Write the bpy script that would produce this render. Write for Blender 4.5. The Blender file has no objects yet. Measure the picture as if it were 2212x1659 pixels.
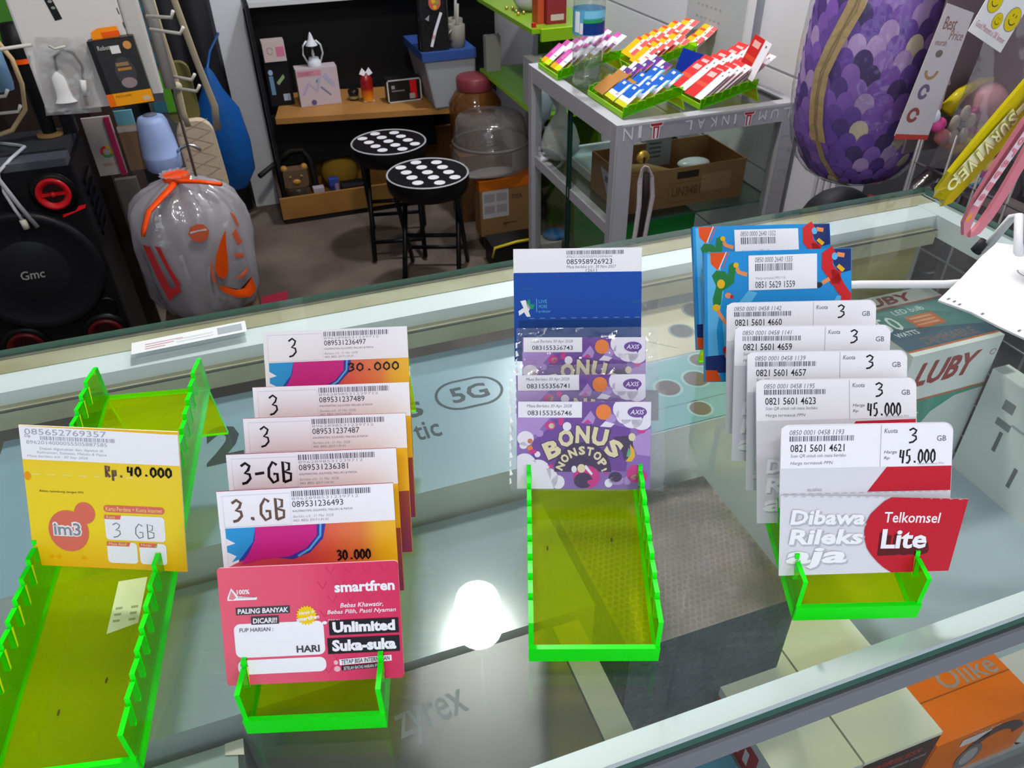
import bpy, bmesh, math, random
from mathutils import Matrix, Vector
random.seed(7)
S = bpy.context.scene
COL = S.collection
PI = math.pi

# ------------------------------------------------------------------ camera, world, exposure
F_PX = 1652.0                                   # focal length in pixels of the 2212 px wide frame
cd = bpy.data.cameras.new('camera'); cam = bpy.data.objects.new('camera', cd); COL.objects.link(cam)
cd.sensor_fit = 'HORIZONTAL'; cd.sensor_width = 36.0; cd.lens = F_PX / 2212 * 36.0
cd.clip_start = 0.02; cd.clip_end = 50
dn = Vector((1150 - 1106, 3050 - 829.5, F_PX)).normalized()          # world down seen by the camera
ax = Vector((7224 - 1106, -520 - 829.5, F_PX)); ax = (ax - dn * ax.dot(dn)).normalized()
zc = -dn; yc = zc.cross(ax)
R3 = Matrix((ax, yc, zc))                        # camera (x right, y down, z forward) -> world
cam.matrix_world = Matrix.Translation((0, 0, 1.5)) @ (R3 @ Matrix(((1, 0, 0), (0, -1, 0), (0, 0, -1)))).to_4x4()
cd.dof.use_dof = True; cd.dof.focus_distance = 0.56; cd.dof.aperture_fstop = 30.0
S.camera = cam
S.view_settings.view_transform = 'Standard'; S.view_settings.look = 'None'
S.view_settings.exposure = 0.16; S.view_settings.gamma = 1.0
w = bpy.data.worlds.new('world'); S.world = w; w.use_nodes = True
w.node_tree.nodes['Background'].inputs[0].default_value = (0.80, 0.88, 1.0, 1)
w.node_tree.nodes['Background'].inputs[1].default_value = 1.15

# ------------------------------------------------------------------ materials
def lin(h):
    h = h.lstrip('#'); r = []
    for i in (0, 2, 4):
        c = int(h[i:i+2], 16) / 255
        r.append(c / 12.92 if c <= 0.04045 else ((c + 0.055) / 1.055) ** 2.4)
    return (r[0], r[1], r[2], 1)
MATS = {}
def mat(hexc, rough=0.55, metal=0.0, spec=0.2, bump=0.0, bscale=60.0, var=0.0, vscale=8.0, hex2=None):
    key = (hexc, rough, metal, spec, bump, bscale, var, vscale, hex2)
    if key in MATS: return MATS[key]
    m = bpy.data.materials.new('paint_%d' % len(MATS)); m.use_nodes = True
    nt = m.node_tree; b = nt.nodes['Principled BSDF']
    b.inputs['Base Color'].default_value = lin(hexc); b.inputs['Roughness'].default_value = rough
    b.inputs['Metallic'].default_value = metal; b.inputs['Specular IOR Level'].default_value = spec
    if bump or var:
        tc = nt.nodes.new('ShaderNodeTexCoord')
    if var:
        n = nt.nodes.new('ShaderNodeTexNoise'); n.inputs['Scale'].default_value = vscale; n.inputs['Detail'].default_value = 6
        nt.links.new(tc.outputs['Object'], n.inputs['Vector'])
        r = nt.nodes.new('ShaderNodeValToRGB'); r.color_ramp.elements[0].position = 0.5 - 0.5 * (1 - var) ; r.color_ramp.elements[1].position = 0.5 + 0.25
        r.color_ramp.elements[0].color = lin(hex2 or hexc); r.color_ramp.elements[1].color = lin(hexc)
        nt.links.new(n.outputs['Fac'], r.inputs['Fac']); nt.links.new(r.outputs['Color'], b.inputs['Base Color'])
    if bump:
        n2 = nt.nodes.new('ShaderNodeTexNoise'); n2.inputs['Scale'].default_value = bscale; n2.inputs['Detail'].default_value = 4
        nt.links.new(tc.outputs['Object'], n2.inputs['Vector'])
        bp = nt.nodes.new('ShaderNodeBump'); bp.inputs['Strength'].default_value = bump; bp.inputs['Distance'].default_value = 0.01
        nt.links.new(n2.outputs['Fac'], bp.inputs['Height']); nt.links.new(bp.outputs['Normal'], b.inputs['Normal'])
    MATS[key] = m; return m
def schlick(nt, f0, scale=1.0):
    lw = nt.nodes.new('ShaderNodeLayerWeight'); lw.inputs['Blend'].default_value = 0.5
    p = nt.nodes.new('ShaderNodeMath'); p.operation = 'POWER'; p.inputs[1].default_value = 5
    nt.links.new(lw.outputs['Facing'], p.inputs[0])
    a = nt.nodes.new('ShaderNodeMath'); a.operation = 'MULTIPLY_ADD'; a.inputs[1].default_value = scale - f0; a.inputs[2].default_value = f0
    nt.links.new(p.outputs[0], a.inputs[0]); a.use_clamp = True
    return a.outputs[0]
def glassy(name, tint, f0=0.04, scale=0.9, rough=0.02, haze=None, haze_fac=0.0, glow=None, bump=0.0, bscale=30.0):
    """thin clear sheet: tinted see-through + mirror by angle, optional milky haze"""
    if name in MATS: return MATS[name]
    m = bpy.data.materials.new(name); m.use_nodes = True; nt = m.node_tree
    nt.nodes.remove(nt.nodes['Principled BSDF']); out = nt.nodes['Material Output']
    t = nt.nodes.new('ShaderNodeBsdfTransparent'); t.inputs[0].default_value = tint if len(tint) == 4 else lin(tint)
    base = t.outputs[0]
    if haze_fac:
        d = nt.nodes.new('ShaderNodeBsdfDiffuse'); d.inputs[0].default_value = lin(haze)
        tr = nt.nodes.new('ShaderNodeBsdfTranslucent'); tr.inputs[0].default_value = lin(haze)
        mm = nt.nodes.new('ShaderNodeMixShader'); mm.inputs[0].default_value = 0.5
        nt.links.new(d.outputs[0], mm.inputs[1]); nt.links.new(tr.outputs[0], mm.inputs[2])
        mx = nt.nodes.new('ShaderNodeMixShader'); mx.inputs[0].default_value = haze_fac
        nt.links.new(base, mx.inputs[1]); nt.links.new(mm.outputs[0], mx.inputs[2]); base = mx.outputs[0]
    g = nt.nodes.new('ShaderNodeBsdfGlossy'); g.inputs['Roughness'].default_value = rough
    if bump:
        tc = nt.nodes.new('ShaderNodeTexCoord'); n2 = nt.nodes.new('ShaderNodeTexNoise'); n2.inputs['Scale'].default_value = bscale
        nt.links.new(tc.outputs['Object'], n2.inputs['Vector'])
        bp = nt.nodes.new('ShaderNodeBump'); bp.inputs['Strength'].default_value = bump; bp.inputs['Distance'].default_value = 0.02
        nt.links.new(n2.outputs['Fac'], bp.inputs['Height']); nt.links.new(bp.outputs['Normal'], g.inputs['Normal'])
    m2 = nt.nodes.new('ShaderNodeMixShader'); nt.links.new(schlick(nt, f0, scale), m2.inputs[0])
    nt.links.new(base, m2.inputs[1]); nt.links.new(g.outputs[0], m2.inputs[2])
    nt.links.new(m2.outputs[0], out.inputs[0])
    MATS[name] = m; return m
def emit(name, hexc, strength):
    if name in MATS: return MATS[name]
    m = bpy.data.materials.new(name); m.use_nodes = True; nt = m.node_tree
    b = nt.nodes['Principled BSDF']; b.inputs['Base Color'].default_value = lin('ffffff')
    b.inputs['Emission Color'].default_value = lin(hexc); b.inputs['Emission Strength'].default_value = strength
    MATS[name] = m; return m
def gradient(name, stops, axis=0, lo=-0.05, hi=0.05, rough=0.35):
    """colour blend along one axis of the object"""
    if name in MATS: return MATS[name]
    m = bpy.data.materials.new(name); m.use_nodes = True; nt = m.node_tree; b = nt.nodes['Principled BSDF']
    b.inputs['Roughness'].default_value = rough
    tc = nt.nodes.new('ShaderNodeTexCoord'); sp = nt.nodes.new('ShaderNodeSeparateXYZ'); nt.links.new(tc.outputs['Object'], sp.inputs[0])
    mr = nt.nodes.new('ShaderNodeMapRange'); mr.inputs[1].default_value = lo; mr.inputs[2].default_value = hi
    nt.links.new(sp.outputs[axis], mr.inputs[0])
    r = nt.nodes.new('ShaderNodeValToRGB'); e = r.color_ramp.elements
    e[0].position, e[0].color = stops[0][0], lin(stops[0][1]); e[1].position, e[1].color = stops[-1][0], lin(stops[-1][1])
    for p, c in stops[1:-1]:
        n = e.new(p); n.color = lin(c)
    nt.links.new(mr.outputs[0], r.inputs[0]); nt.links.new(r.outputs[0], b.inputs['Base Color'])
    MATS[name] = m; return m

# ------------------------------------------------------------------ mesh builder
TXT = {}
def textmesh(s, bold, shear):
    k = (s, bold, shear)
    if k in TXT: return TXT[k]
    cu = bpy.data.curves.new('t', 'FONT'); cu.body = s; cu.resolution_u = 2; cu.offset = bold; cu.shear = shear
    ob = bpy.data.objects.new('t', cu); me = bpy.data.meshes.new_from_object(ob)
    v = [(p.co.x, p.co.y) for p in me.vertices]; f = [tuple(p.vertices) for p in me.polygons]
    bpy.data.objects.remove(ob); bpy.data.curves.remove(cu); bpy.data.meshes.remove(me)
    if not v: v, f = [(0, 0), (1, 0), (0, 1)], []
    x0 = min(a for a, b in v); x1 = max(a for a, b in v); y0 = min(b for a, b in v); y1 = max(b for a, b in v)
    TXT[k] = ([((a - x0) / max(x1 - x0, 1e-6), (b - y0) / max(y1 - y0, 1e-6)) for a, b in v], f); return TXT[k]
OFF = {}
class MB:
    def __init__(s, M=None): s.v = []; s.f = []; s.fm = []; s.fs = []; s.mats = []; s.M = M or Matrix(); s.warp = None
    def mi(s, m):
        if m not in s.mats: s.mats.append(m)
        return s.mats.index(m)
    def add(s, vs, fs, m, smooth=False):
        o = len(s.v); i = s.mi(m)
        for v in vs:
            v = Vector(v)
            if s.warp: v = s.warp(v)
            s.v.append(s.M @ v)
        for f in fs: s.f.append([o + k for k in f]); s.fm.append(i); s.fs.append(smooth)
    def box(s, x0, x1, y0, y1, z0, z1, m, sides=None):
        vs = [(x0,y0,z0),(x1,y0,z0),(x1,y1,z0),(x0,y1,z0),(x0,y0,z1),(x1,y0,z1),(x1,y1,z1),(x0,y1,z1)]
        top = [(0,3,2,1),(4,5,6,7)]; sd = [(0,1,5,4),(1,2,6,5),(2,3,7,6),(3,0,4,7)]
        s.add(vs, top, m); s.add(vs, sd, sides or m)
    def quad(s, a, b, c, d, m): s.add([a, b, c, d], [(0,1,2,3)], m)
    def rect(s, x0, y0, x1, y1, z, m): s.quad((x0,y0,z),(x1,y0,z),(x1,y1,z),(x0,y1,z), m)
    def poly(s, pts, z, m): s.add([(p[0], p[1], z) for p in pts], [tuple(range(len(pts)))], m)
    def prism(s, pts, z0, z1, m, side=None):
        n = len(pts); a = [(p[0], p[1], z0) for p in pts]; b = [(p[0], p[1], z1) for p in pts]
        s.add(a + b, [tuple(reversed(range(n))), tuple(range(n, 2*n))], m)
        s.add(a + b, [(i, (i+1) % n, n + (i+1) % n, n + i) for i in range(n)], side or m)
    def lathe(s, prof, m, seg=24, cx=0, cy=0, smooth=True, cap=True, sx=1, sy=1):
        n = len(prof); vs = []
        for r, z in prof:
            for k in range(seg):
                a = 2*PI*k/seg; vs.append((cx + r*math.cos(a)*sx, cy + r*math.sin(a)*sy, z))
        fs = [(i*seg+k, i*seg+(k+1) % seg, (i+1)*seg+(k+1) % seg, (i+1)*seg+k) for i in range(n-1) for k in range(seg)]
        s.add(vs, fs, m, smooth)
        if cap:
            s.add(vs[:seg], [tuple(reversed(range(seg)))], m); s.add(vs[-seg:], [tuple(range(seg))], m)
    def tube(s, pts, r, m, seg=8, r1=None, flat=1.0):
        pts = [Vector(p) for p in pts]; n = len(pts); vs = []
        up = Vector((0.13, 0.31, 0.94))
        for i, p in enumerate(pts):
            t = (pts[min(i+1, n-1)] - pts[max(i-1, 0)]).normalized()
            u = t.cross(up)
            if u.length < 1e-3: u = t.cross(Vector((1, 0, 0)))
            u.normalize(); v = t.cross(u)
            rr = r if r1 is None else r + (r1 - r) * i / (n - 1)
            for k in range(seg):
                a = 2*PI*k/seg; vs.append(p + u*rr*math.cos(a) + v*rr*flat*math.sin(a))
        fs = [(i*seg+k, i*seg+(k+1) % seg, (i+1)*seg+(k+1) % seg, (i+1)*seg+k) for i in range(n-1) for k in range(seg)]
        fs += [tuple(reversed(range(seg))), tuple(range((n-1)*seg, n*seg))]
        s.add(vs, fs, m, True)
    def ball(s, c, rx, m, ry=None, rz=None, seg=16, rings=10):
        ry = ry or rx; rz = rz or rx; vs = []
        for i in range(rings+1):
            a = PI*i/rings
            for k in range(seg):
                b = 2*PI*k/seg; vs.append((c[0]+rx*math.sin(a)*math.cos(b), c[1]+ry*math.sin(a)*math.sin(b), c[2]-rz*math.cos(a)))
        s.add(vs, [(i*seg+k, i*seg+(k+1) % seg, (i+1)*seg+(k+1) % seg, (i+1)*seg+k) for i in range(rings) for k in range(seg)], m, True)
    def text(s, t, x0, y0, x1, y1, m, z=0.0, bold=0.0, shear=0.0, rot=0.0, flip=False):
        v, f = textmesh(t, bold, shear); cx, cy = (x0+x1)/2, (y0+y1)/2; c, q = math.cos(rot), math.sin(rot); o = []
        for a, b in v:
            if flip: a, b = 1 - a, 1 - b
            x = (a - .5)*(x1-x0); y = (b - .5)*(y1-y0); o.append((cx + x*c - y*q, cy + x*q + y*c, z))
        s.add(o, f, m)
    def stroke(s, pts, wd, m, z=0.0):
        pts = [Vector((p[0], p[1])) for p in pts]; n = len(pts); vs = []
        for i, p in enumerate(pts):
            t = pts[min(i+1, n-1)] - pts[max(i-1, 0)]
            t = t.normalized() if t.length > 1e-9 else Vector((1, 0)); nn = Vector((-t.y, t.x)) * wd/2
            vs += [(p.x+nn.x, p.y+nn.y, z), (p.x-nn.x, p.y-nn.y, z)]
        s.add(vs, [(2*i, 2*i+1, 2*i+3, 2*i+2) for i in range(n-1)], m)
    def build(s, name, parent=None, bevel=0.0, solid=0.0, smooth_angle=None, sub=0):
        root = parent
        while root and root.parent: root = root.parent
        off = OFF.get(root.name, Vector()) if root else Vector()
        me = bpy.data.meshes.new(name); me.from_pydata([tuple(v - off) for v in s.v], [], s.f)
        for m in s.mats: me.materials.append(m)
        me.polygons.foreach_set('material_index', s.fm); me.polygons.foreach_set('use_smooth', s.fs); me.update()
        o = bpy.data.objects.new(name, me); COL.objects.link(o)
        if parent: o.parent = parent
        if solid:
            md = o.modifiers.new('solid', 'SOLIDIFY'); md.thickness = solid; md.offset = 0
        if sub:
            md = o.modifiers.new('sub', 'SUBSURF'); md.levels = sub; md.render_levels = sub
        if bevel:
            md = o.modifiers.new('bevel', 'BEVEL'); md.width = bevel; md.segments = 2; md.limit_method = 'ANGLE'; md.angle_limit = 0.9
        return o
def tag(o, label, cat, group=None, kind=None):
    if label: o['label'] = label
    if cat: o['category'] = cat
    if group: o['group'] = group
    if kind: o['kind'] = kind
    return o
def thing(name, label, cat, loc=(0, 0, 0), group=None, M=None, world=True):
    """an Empty at the base of a thing; with world=True its parts are given in world coordinates"""
    o = bpy.data.objects.new(name, None); COL.objects.link(o); o.empty_display_size = 0.02
    if M is not None: o.matrix_world = M
    else:
        o.location = loc
        if world: OFF[o.name] = Vector(loc)
    return tag(o, label, cat, group)
def struct(name, b, kind='structure'):
    o = b.build(name); o['kind'] = kind; return o
def FR(o, x, y):
    """frame with origin o, x axis along x, y axis along y, z out of the face"""
    x = Vector(x).normalized(); y = Vector(y); y = (y - x * x.dot(y)).normalized(); z = x.cross(y)
    M = Matrix((x, y, z)).transposed().to_4x4(); M.translation = Vector(o); return M
def rrect(x0, y0, x1, y1, r, tl=1, tr=1, bl=1, br=1, n=5):
    p = []
    for on, cx, cy, a0 in ((br, x1-r, y0+r, -90), (tr, x1-r, y1-r, 0), (tl, x0+r, y1-r, 90), (bl, x0+r, y0+r, 180)):
        if on: p += [(cx + r*math.cos(math.radians(a0 + 90*k/n)), cy + r*math.sin(math.radians(a0 + 90*k/n))) for k in range(n+1)]
        else: p.append((x1 if a0 in (-90, 0) else x0, y0 if a0 in (-90, 180) else y1))
    return p
def ell(cx, cy, rx, ry, n=24, a0=0, a1=360):
    return [(cx + rx*math.cos(math.radians(a0+(a1-a0)*k/n)), cy + ry*math.sin(math.radians(a0+(a1-a0)*k/n))) for k in range(n + (0 if a1-a0 == 360 else 1))]
def arcpts(c, r, a0, a1, n=12): return [(c[0] + r*math.cos(math.radians(a0+(a1-a0)*k/n)), c[1] + r*math.sin(math.radians(a0+(a1-a0)*k/n))) for k in range(n+1)]

# hand-written characters as pen strokes in a unit box
HWG = {
 '3': [[(.1,.86),(.5,1),(.85,.85),(.7,.65),(.4,.52),(.8,.45),(.85,.25),(.5,.05),(.1,0)]],
 '0': [[(.5,1),(.15,.7),(.1,.3),(.45,0),(.85,.25),(.85,.7),(.5,1)]],
 '4': [[(.2,1),(.1,.45),(.85,.45)],[(.75,.95),(.6,0)]],
 '5': [[(.85,1),(.25,.95),(.2,.55),(.7,.55),(.8,.25),(.45,0),(.1,.05)]],
 'G': [[(.85,.85),(.5,1),(.15,.7),(.1,.3),(.45,0),(.85,.1),(.85,.42),(.5,.42)]],
 'B': [[(.2,0),(.2,1),(.75,.9),(.7,.6),(.25,.52),(.85,.4),(.8,.1),(.2,0)]],
 'R': [[(.15,0),(.2,1),(.8,.9),(.7,.55),(.2,.5),(.85,0)]], 'p': [[(.2,-.3),(.25,.6),(.75,.6),(.75,.2),(.25,.15)]],
 '.': [[(.4,.12),(.6,.12),(.6,.02)]], '-': [[(.1,.45),(.9,.5)]], '1': [[(.3,.7),(.6,1),(.45,-.1)]], ' ': []}
class Card:
    """flat printed pack; positions are fractions of the pack from its top left corner"""
    def __init__(s, W, H, t, body, side=None, poly=None):
        s.W, s.H, s.t = W, H, t; s.b = MB(); s.b.prism(poly or [(-W/2,0),(W/2,0),(W/2,H),(-W/2,H)], -t/2, t/2, body, side or body)
    def z(s, l): return s.t/2 + 0.00008*l
    def x(s, f): return (f-.5)*s.W
    def y(s, f): return (1-f)*s.H
    def pt(s, p): return (s.x(min(max(p[0], .002), .998)), s.y(min(max(p[1], .002), .998)))
    def R(s, x0, y0, x1, y1, m, l=1): s.b.rect(s.x(x0), s.y(y1), s.x(x1), s.y(y0), s.z(l), m)
    def RR(s, x0, y0, x1, y1, m, l=1, r=.004): s.b.poly(rrect(s.x(x0), s.y(y1), s.x(x1), s.y(y0), r), s.z(l), m)
    def P(s, pts, m, l=1): s.b.poly([s.pt(p) for p in pts], s.z(l), m)
    def E(s, cx, cy, rx, ry, m, l=1, a0=0, a1=360): s.b.poly([(min(max(x, -.498*s.W), .498*s.W), min(max(y, .002*s.H), .998*s.H)) for x, y in ell(s.x(cx), s.y(cy), rx*s.W, ry*s.H, 28, a0, a1)], s.z(l), m)
    def T(s, t, x0, y0, x1, y1, m, l=2, bold=0.0, shear=0.0, rot=0.0, flip=False): s.b.text(t, s.x(x0), s.y(y1), s.x(x1), s.y(y0), m, s.z(l), bold, shear, rot, flip)
    def ST(s, pts, wd, m, l=2): s.b.stroke([s.pt(p) for p in pts], wd, m, s.z(l))
    def BAR(s, x0, y0, x1, y1, m, l=2, seed=1):
        rg = random.Random(seed); x = x0
        while x < x1:
            wd = rg.choice((.004, .006, .009)); s.R(x, y0, min(x+wd, x1), y1, m, l); x += wd + rg.choice((.004, .005, .008))
    def HW(s, t, x0, y0, x1, y1, m, wd=.0009, l=3):
        n = len(t); cw = (x1-x0)/n
        for i, c in enumerate(t):
            for st in HWG.get(c, []):
                s.ST([(x0+cw*(i+.05+.85*p[0]), y1-(y1-y0)*p[1]) for p in st], wd, m, l)
# ------------------------------------------------------------------ lamps of the shop, with added fill lamps
GLASS = glassy('clear_glass', (0.945, 0.972, 0.965, 1), 0.035, 0.95, 0.012, 'ccd6d8', 0.025)
PANE = glassy('thin_pane', (0.955, 0.98, 0.968, 1), 0.03, 0.9, 0.01)
GEDGE = mat('#3f6a5e', 0.25, spec=0.6)
def bulb(x, y, z, r, label, power):
    t = thing('led_bulb', label, 'lamp', (x, y, z))
    b = MB(); b.lathe([(0.0, z), (r*.55, z+.004), (r*.9, z+.02), (r, z+.05), (r, z+.15), (r*.8, z+.17)], emit('bulb_light_%d' % int(power), 'fffaf2', power), 24, x, y); b.build('diffuser', t)
    b = MB(); b.lathe([(r*.8, z+.17), (r*.7, z+.19), (.02, z+.21), (.02, z+.25)], mat('#e8e8e8'), 20, x, y); b.build('collar', t)
    b = MB(); b.tube([(x, y, z+.25), (x, y, 2.9)], .004, mat('#dddddd')); b.build('cord', t)
bulb(.315, 1.27, 2.36, .062, 'white capsule LED bulb hanging above the far side of the glass counter', 290)
bulb(-.35, -.55, 2.36, .062, 'white capsule LED bulb hanging above the left customer side', 50)
bulb(.95, -.40, 2.36, .062, 'white capsule fill bulb added above the right customer side', 70)  # unseen bulb added to brighten the goods and pillow at right
def fill_tube(x0, x1, y, label, power):
    t = thing('fill_tube', label, 'lamp', ((x0+x1)/2, y, 2.86))
    b = MB(); b.box(x0, x1, y-.03, y+.03, 2.86, 2.9, mat('#f0f0f0')); b.build('fitting', t)
    b = MB(); b.tube([(x0+.03, y, 2.84), (x1-.03, y, 2.84)], .016, emit('tube_glow', 'f4f8ff', power), 12); b.build('tube', t)
fill_tube(-.9, .3, -.75, 'long white fill tube added on the ceiling over the customer side', 45)  # unseen tube added as fill for the customer side
t = thing('fill_lamp', 'round white fill lamp added on the ceiling over the back of the shop', 'lamp', (1.12, 2.78, 2.85))  # unseen lamp added to brighten the back of the shop
b = MB(); b.lathe([(.10, 2.86), (.11, 2.9)], mat('#e6e6e6'), 28, 1.12, 2.78); b.build('housing', t)
b = MB(); b.lathe([(0, 2.835), (.07, 2.84), (.095, 2.86)], emit('ceiling_glow', 'f6f8ff', 410), 28, 1.12, 2.78, True, False); b.build('diffuser', t)

# ------------------------------------------------------------------ room
WALLW = mat('#e8e9ef', 0.5, bump=.05, bscale=20)
b = MB(); b.box(-2.0, 2.6, -1.6, 4.4, -.1, 0, mat('#75695f', .45, var=.75, vscale=3, hex2='#4b423d', bump=.08, bscale=30)); struct('floor', b)
b = MB(); b.box(-2.0, 2.6, -1.6, 4.4, 2.9, 3.0, mat('#7c7c7a')); struct('ceiling', b)
b = MB(); b.box(-2.0, 1.27, 4.2, 4.3, 0, 2.9, mat('#54565c', .6)); struct('wall_back', b)
b = MB(); b.box(-2.0, -1.9, -1.6, 4.3, 0, 2.9, mat('#8d8f94', .6)); struct('wall_left', b)
b = MB()
zs = [0, .24, .485, .73, .98, 1.225, 1.47, 1.72, 2.9]
for i in range(len(zs)-1): b.box(1.27, 1.33, 1.43, 4.3, zs[i]+.004, zs[i+1]-.004, WALLW)
b.box(1.276, 1.33, 1.43, 4.3, 0, 2.9, mat('#c4c5cc', .5)); struct('wall_right', b)
b = MB(); b.box(1.33, 2.6, 1.75, 1.8, 0, 2.9, mat('#77757a')); b.box(2.5, 2.6, -1.6, 1.75, 0, 2.9, mat('#6a686c')); struct('wall_side', b)
b = MB()
b.box(1.255, 1.34, 1.36, 1.555, 0, 2.9, mat('#dcdce3', .4))
for k in range(3): b.box(1.25, 1.256, 1.372+k*.022, 1.382+k*.022, 0, 2.9, mat('#c4c5cd', .4))
struct('trim_1', b)
b = MB(); b.box(-.045, .077, 3.7, 3.86, 0, 2.9, mat('#c4c6cc', .6, bump=.05)); struct('trim_2', b)

# ------------------------------------------------------------------ glass display counter
ALU = mat('#e4ebee', .35, spec=.5); ALUG = mat('#8d8f97', .4, .3)
CREAM = mat('#bfbda4', .5, var=.6, vscale=14, hex2='#a39a78'); RSHADE = mat('#4a4a44', .6)
ct = thing('display_counter', 'long glass-topped display counter with white aluminium rails, in the foreground', 'counter', (-.4, .45, 0))
b = MB(); b.box(-1.6, .82, .174, .730, 1.0935, 1.1, GLASS, GEDGE); b.build('glass_top', ct)
b = MB(); b.box(-1.6, .815, .7, .726, 1.066, 1.0925, CREAM)
b.box(-1.6, .79, .668, .7, 1.07, 1.0915, ALU); b.box(-1.6, .78, .655, .668, 1.06, 1.078, CREAM); b.box(-1.6, .78, .6545, .6575, 1.0785, 1.0795, RSHADE)  # last thin dark strip paints the shadow line at the rail's inner face
b.box(-1.6, .82, .724, .7295, 1.0932-.006, 1.0932, mat('#55564f', .6, var=.6, vscale=20, hex2='#8a8878')); b.build('back_rail', ct)
b = MB(); b.box(.786, .812, .1925, .7, 1.066, 1.0925, ALU); b.box(.812, .8185, .19, .726, 1.08, 1.0925, mat('#9aa7a4', .3)); b.build('side_rail', ct)
b = MB(); b.box(-1.6, .812, .1795, .1925, 1.083, 1.0925, ALU); b.box(-1.6, .815, .179, .184, 1.053, 1.072, ALUG); b.box(-1.6, .815, .181, .184, 1.072, 1.083, mat('#2e3a38', .3)); b.build('front_rail', ct)
for n, (x, y) in enumerate(((.802, .712), (.802, .198))):
    b = MB(); b.box(x-.014, x+.012, y-.012, y+.012, 0, 1.066, mat('#b9b9ac', .45)); b.build('corner_post', ct)
b = MB(); b.box(-1.6, .815, .7185, .7225, .8, 1.064, PANE); b.build('back_pane', ct)
b = MB(); b.box(.8125, .8165, .2, .712, .8, 1.066, PANE); b.build('side_pane', ct)
b = MB(); b.box(-1.6, .815, .181, .1835, .8, 1.053, PANE); b.build('front_pane', ct)
b = MB(); b.box(-1.6, .81, .196, .718, .785, .8, mat('#b4c3cc', .3, bump=.02, bscale=15), mat('#8f9a9c')); b.build('shelf', ct)
b = MB(); b.box(-1.6, .815, .2, .72, .06, .785, mat('#7d7f83', .5)); b.box(-1.6, .8, .22, .7, 0, .06, mat('#3a3a3a')); b.build('base_cabinet', ct)
# paper sticker on the back rail at the left
k = MB(FR((-.148, .676, 1.1012), (1, .035, 0), (0, 1, 0)))
k.rect(0, 0, .105, .021, 0, mat('#d5dadd')); k.rect(.078, .004, .101, .017, .0001, mat('#9aa4ac'))
for i in range(3): k.rect(.012, .004+.004*i, .03+.008*i, .0055+.004*i, .0001, mat('#b98a92'))
for i in range(2): k.rect(.04, .005+.005*i, .074, .007+.005*i, .0001, mat('#bcc4ca'))
o = k.build('paper_sticker', ct); o['label'] = 'white printed sticker'
# ------------------------------------------------------------------ card stands
ACR = glassy('green_acrylic', (0.965, 0.955, 0.09, 1), .02, .6, .03, 'c0e000', .27)
ACRW = glassy('green_acrylic_side', (0.70, 0.93, 0.06, 1), .02, .6, .03, '58e600', .28)
EDG = mat('#10f410', .35, spec=.3); SLOT = mat('#d8f000', .4)
ST = dict(w=.07606, al=.20195, L=.26995)
ZT = 1.1
POSE = [(-.16015, .26374, -.20571), (-.03283, .24821, -.29498), (.12625, .23634, -.34177), (.28881, .20882, -.31712)]
def rz(x, y, z, a): return Matrix.Translation((x, y, z)) @ Matrix.Rotation(a, 4, 'Z')
EDL = mat('#8fcf14', .35)
def make_stand(M, label, w=ST['w'], L=ST['L'], al=ST['al'], h=.0335, n=19, sp=.01275, u0=.0172, group=None, simple=False):
    EDG = EDL if simple else globals()['EDG']
    t = thing('card_stand', label, 'card stand', M=M, group=group)
    ca, sa = math.cos(al), math.sin(al)
    Q = Matrix(((1,0,0,0),(0,ca,-sa,0),(0,sa,ca,0),(0,0,0,1)))        # (v,u,n) -> local
    th = .0028
    b = MB(Q); b.box(-w/2+th, w/2-th, .002, L, 0, th, ACR, EDG); b.build('ramp_floor', t)
    prof = [(.0, .0), (.0074, h)]
    for k in range(n):
        ub, ut = u0+sp*k, u0+sp*k+.0068
        if ut + .012 > L: break
        prof += [(ut-.0016, h-.0022), (ub-.0008, h-.0138), (ub+.0012, h-.0138), (ut+.0014, h+.0006)]
    prof += [(L+.006, h-.006), (L, 0)]
    for sgn in (-1, 1):
        b = MB(Q @ Matrix(((0,0,1,0),(1,0,0,0),(0,1,0,0),(0,0,0,1))))
        x = sgn*w/2; b.prism(prof, x - (th if sgn > 0 else 0), x + (0 if sgn > 0 else th), ACRW, EDG)
        if not simple:                                                # bright cut faces inside the slots
            for k in range(n):
                ub, ut = u0+sp*k, u0+sp*k+.0068
                if ut + .012 > L: break
                b.quad((ut-.0014, h-.0022, x-sgn*.0031), (ub-.0006, h-.0136, x-sgn*.0031), (ub+.0009, h-.0136, x-sgn*.0031), (ut+.0004, h-.003, x-sgn*.0031), SLOT)
        b.build('side_wall', t)
    b = MB(); b.box(-w/2, w/2, -.0015, .0015, 0.0005, .0125, EDL if simple else mat('#18ee14', .3), EDG); b.build('front_lip', t)
    b = MB(); yb, zb = L*ca, L*sa
    b.add([(-w/2+.001,yb,zb),(w/2-.001,yb,zb),(w/2-.001,yb+.013,0.0005),(-w/2+.001,yb+.013,0.0005),(-w/2+.001,yb-th,zb),(w/2-.001,yb-th,zb),(w/2-.001,yb+.013-th,0.0005),(-w/2+.001,yb+.013-th,0.0005)], [(0,1,2,3),(7,6,5,4)], ACR)
    b.add([(-w/2+.001,yb,zb),(w/2-.001,yb,zb),(w/2-.001,yb+.013,0.0005),(-w/2+.001,yb+.013,0.0005),(-w/2+.001,yb-th,zb),(w/2-.001,yb-th,zb),(w/2-.001,yb+.013-th,0.0005),(-w/2+.001,yb+.013-th,0.0005)], [(0,4,5,1),(1,5,6,2),(2,6,7,3),(3,7,4,0)], EDG)
    b.build('back_leg', t)
    return t
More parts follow.
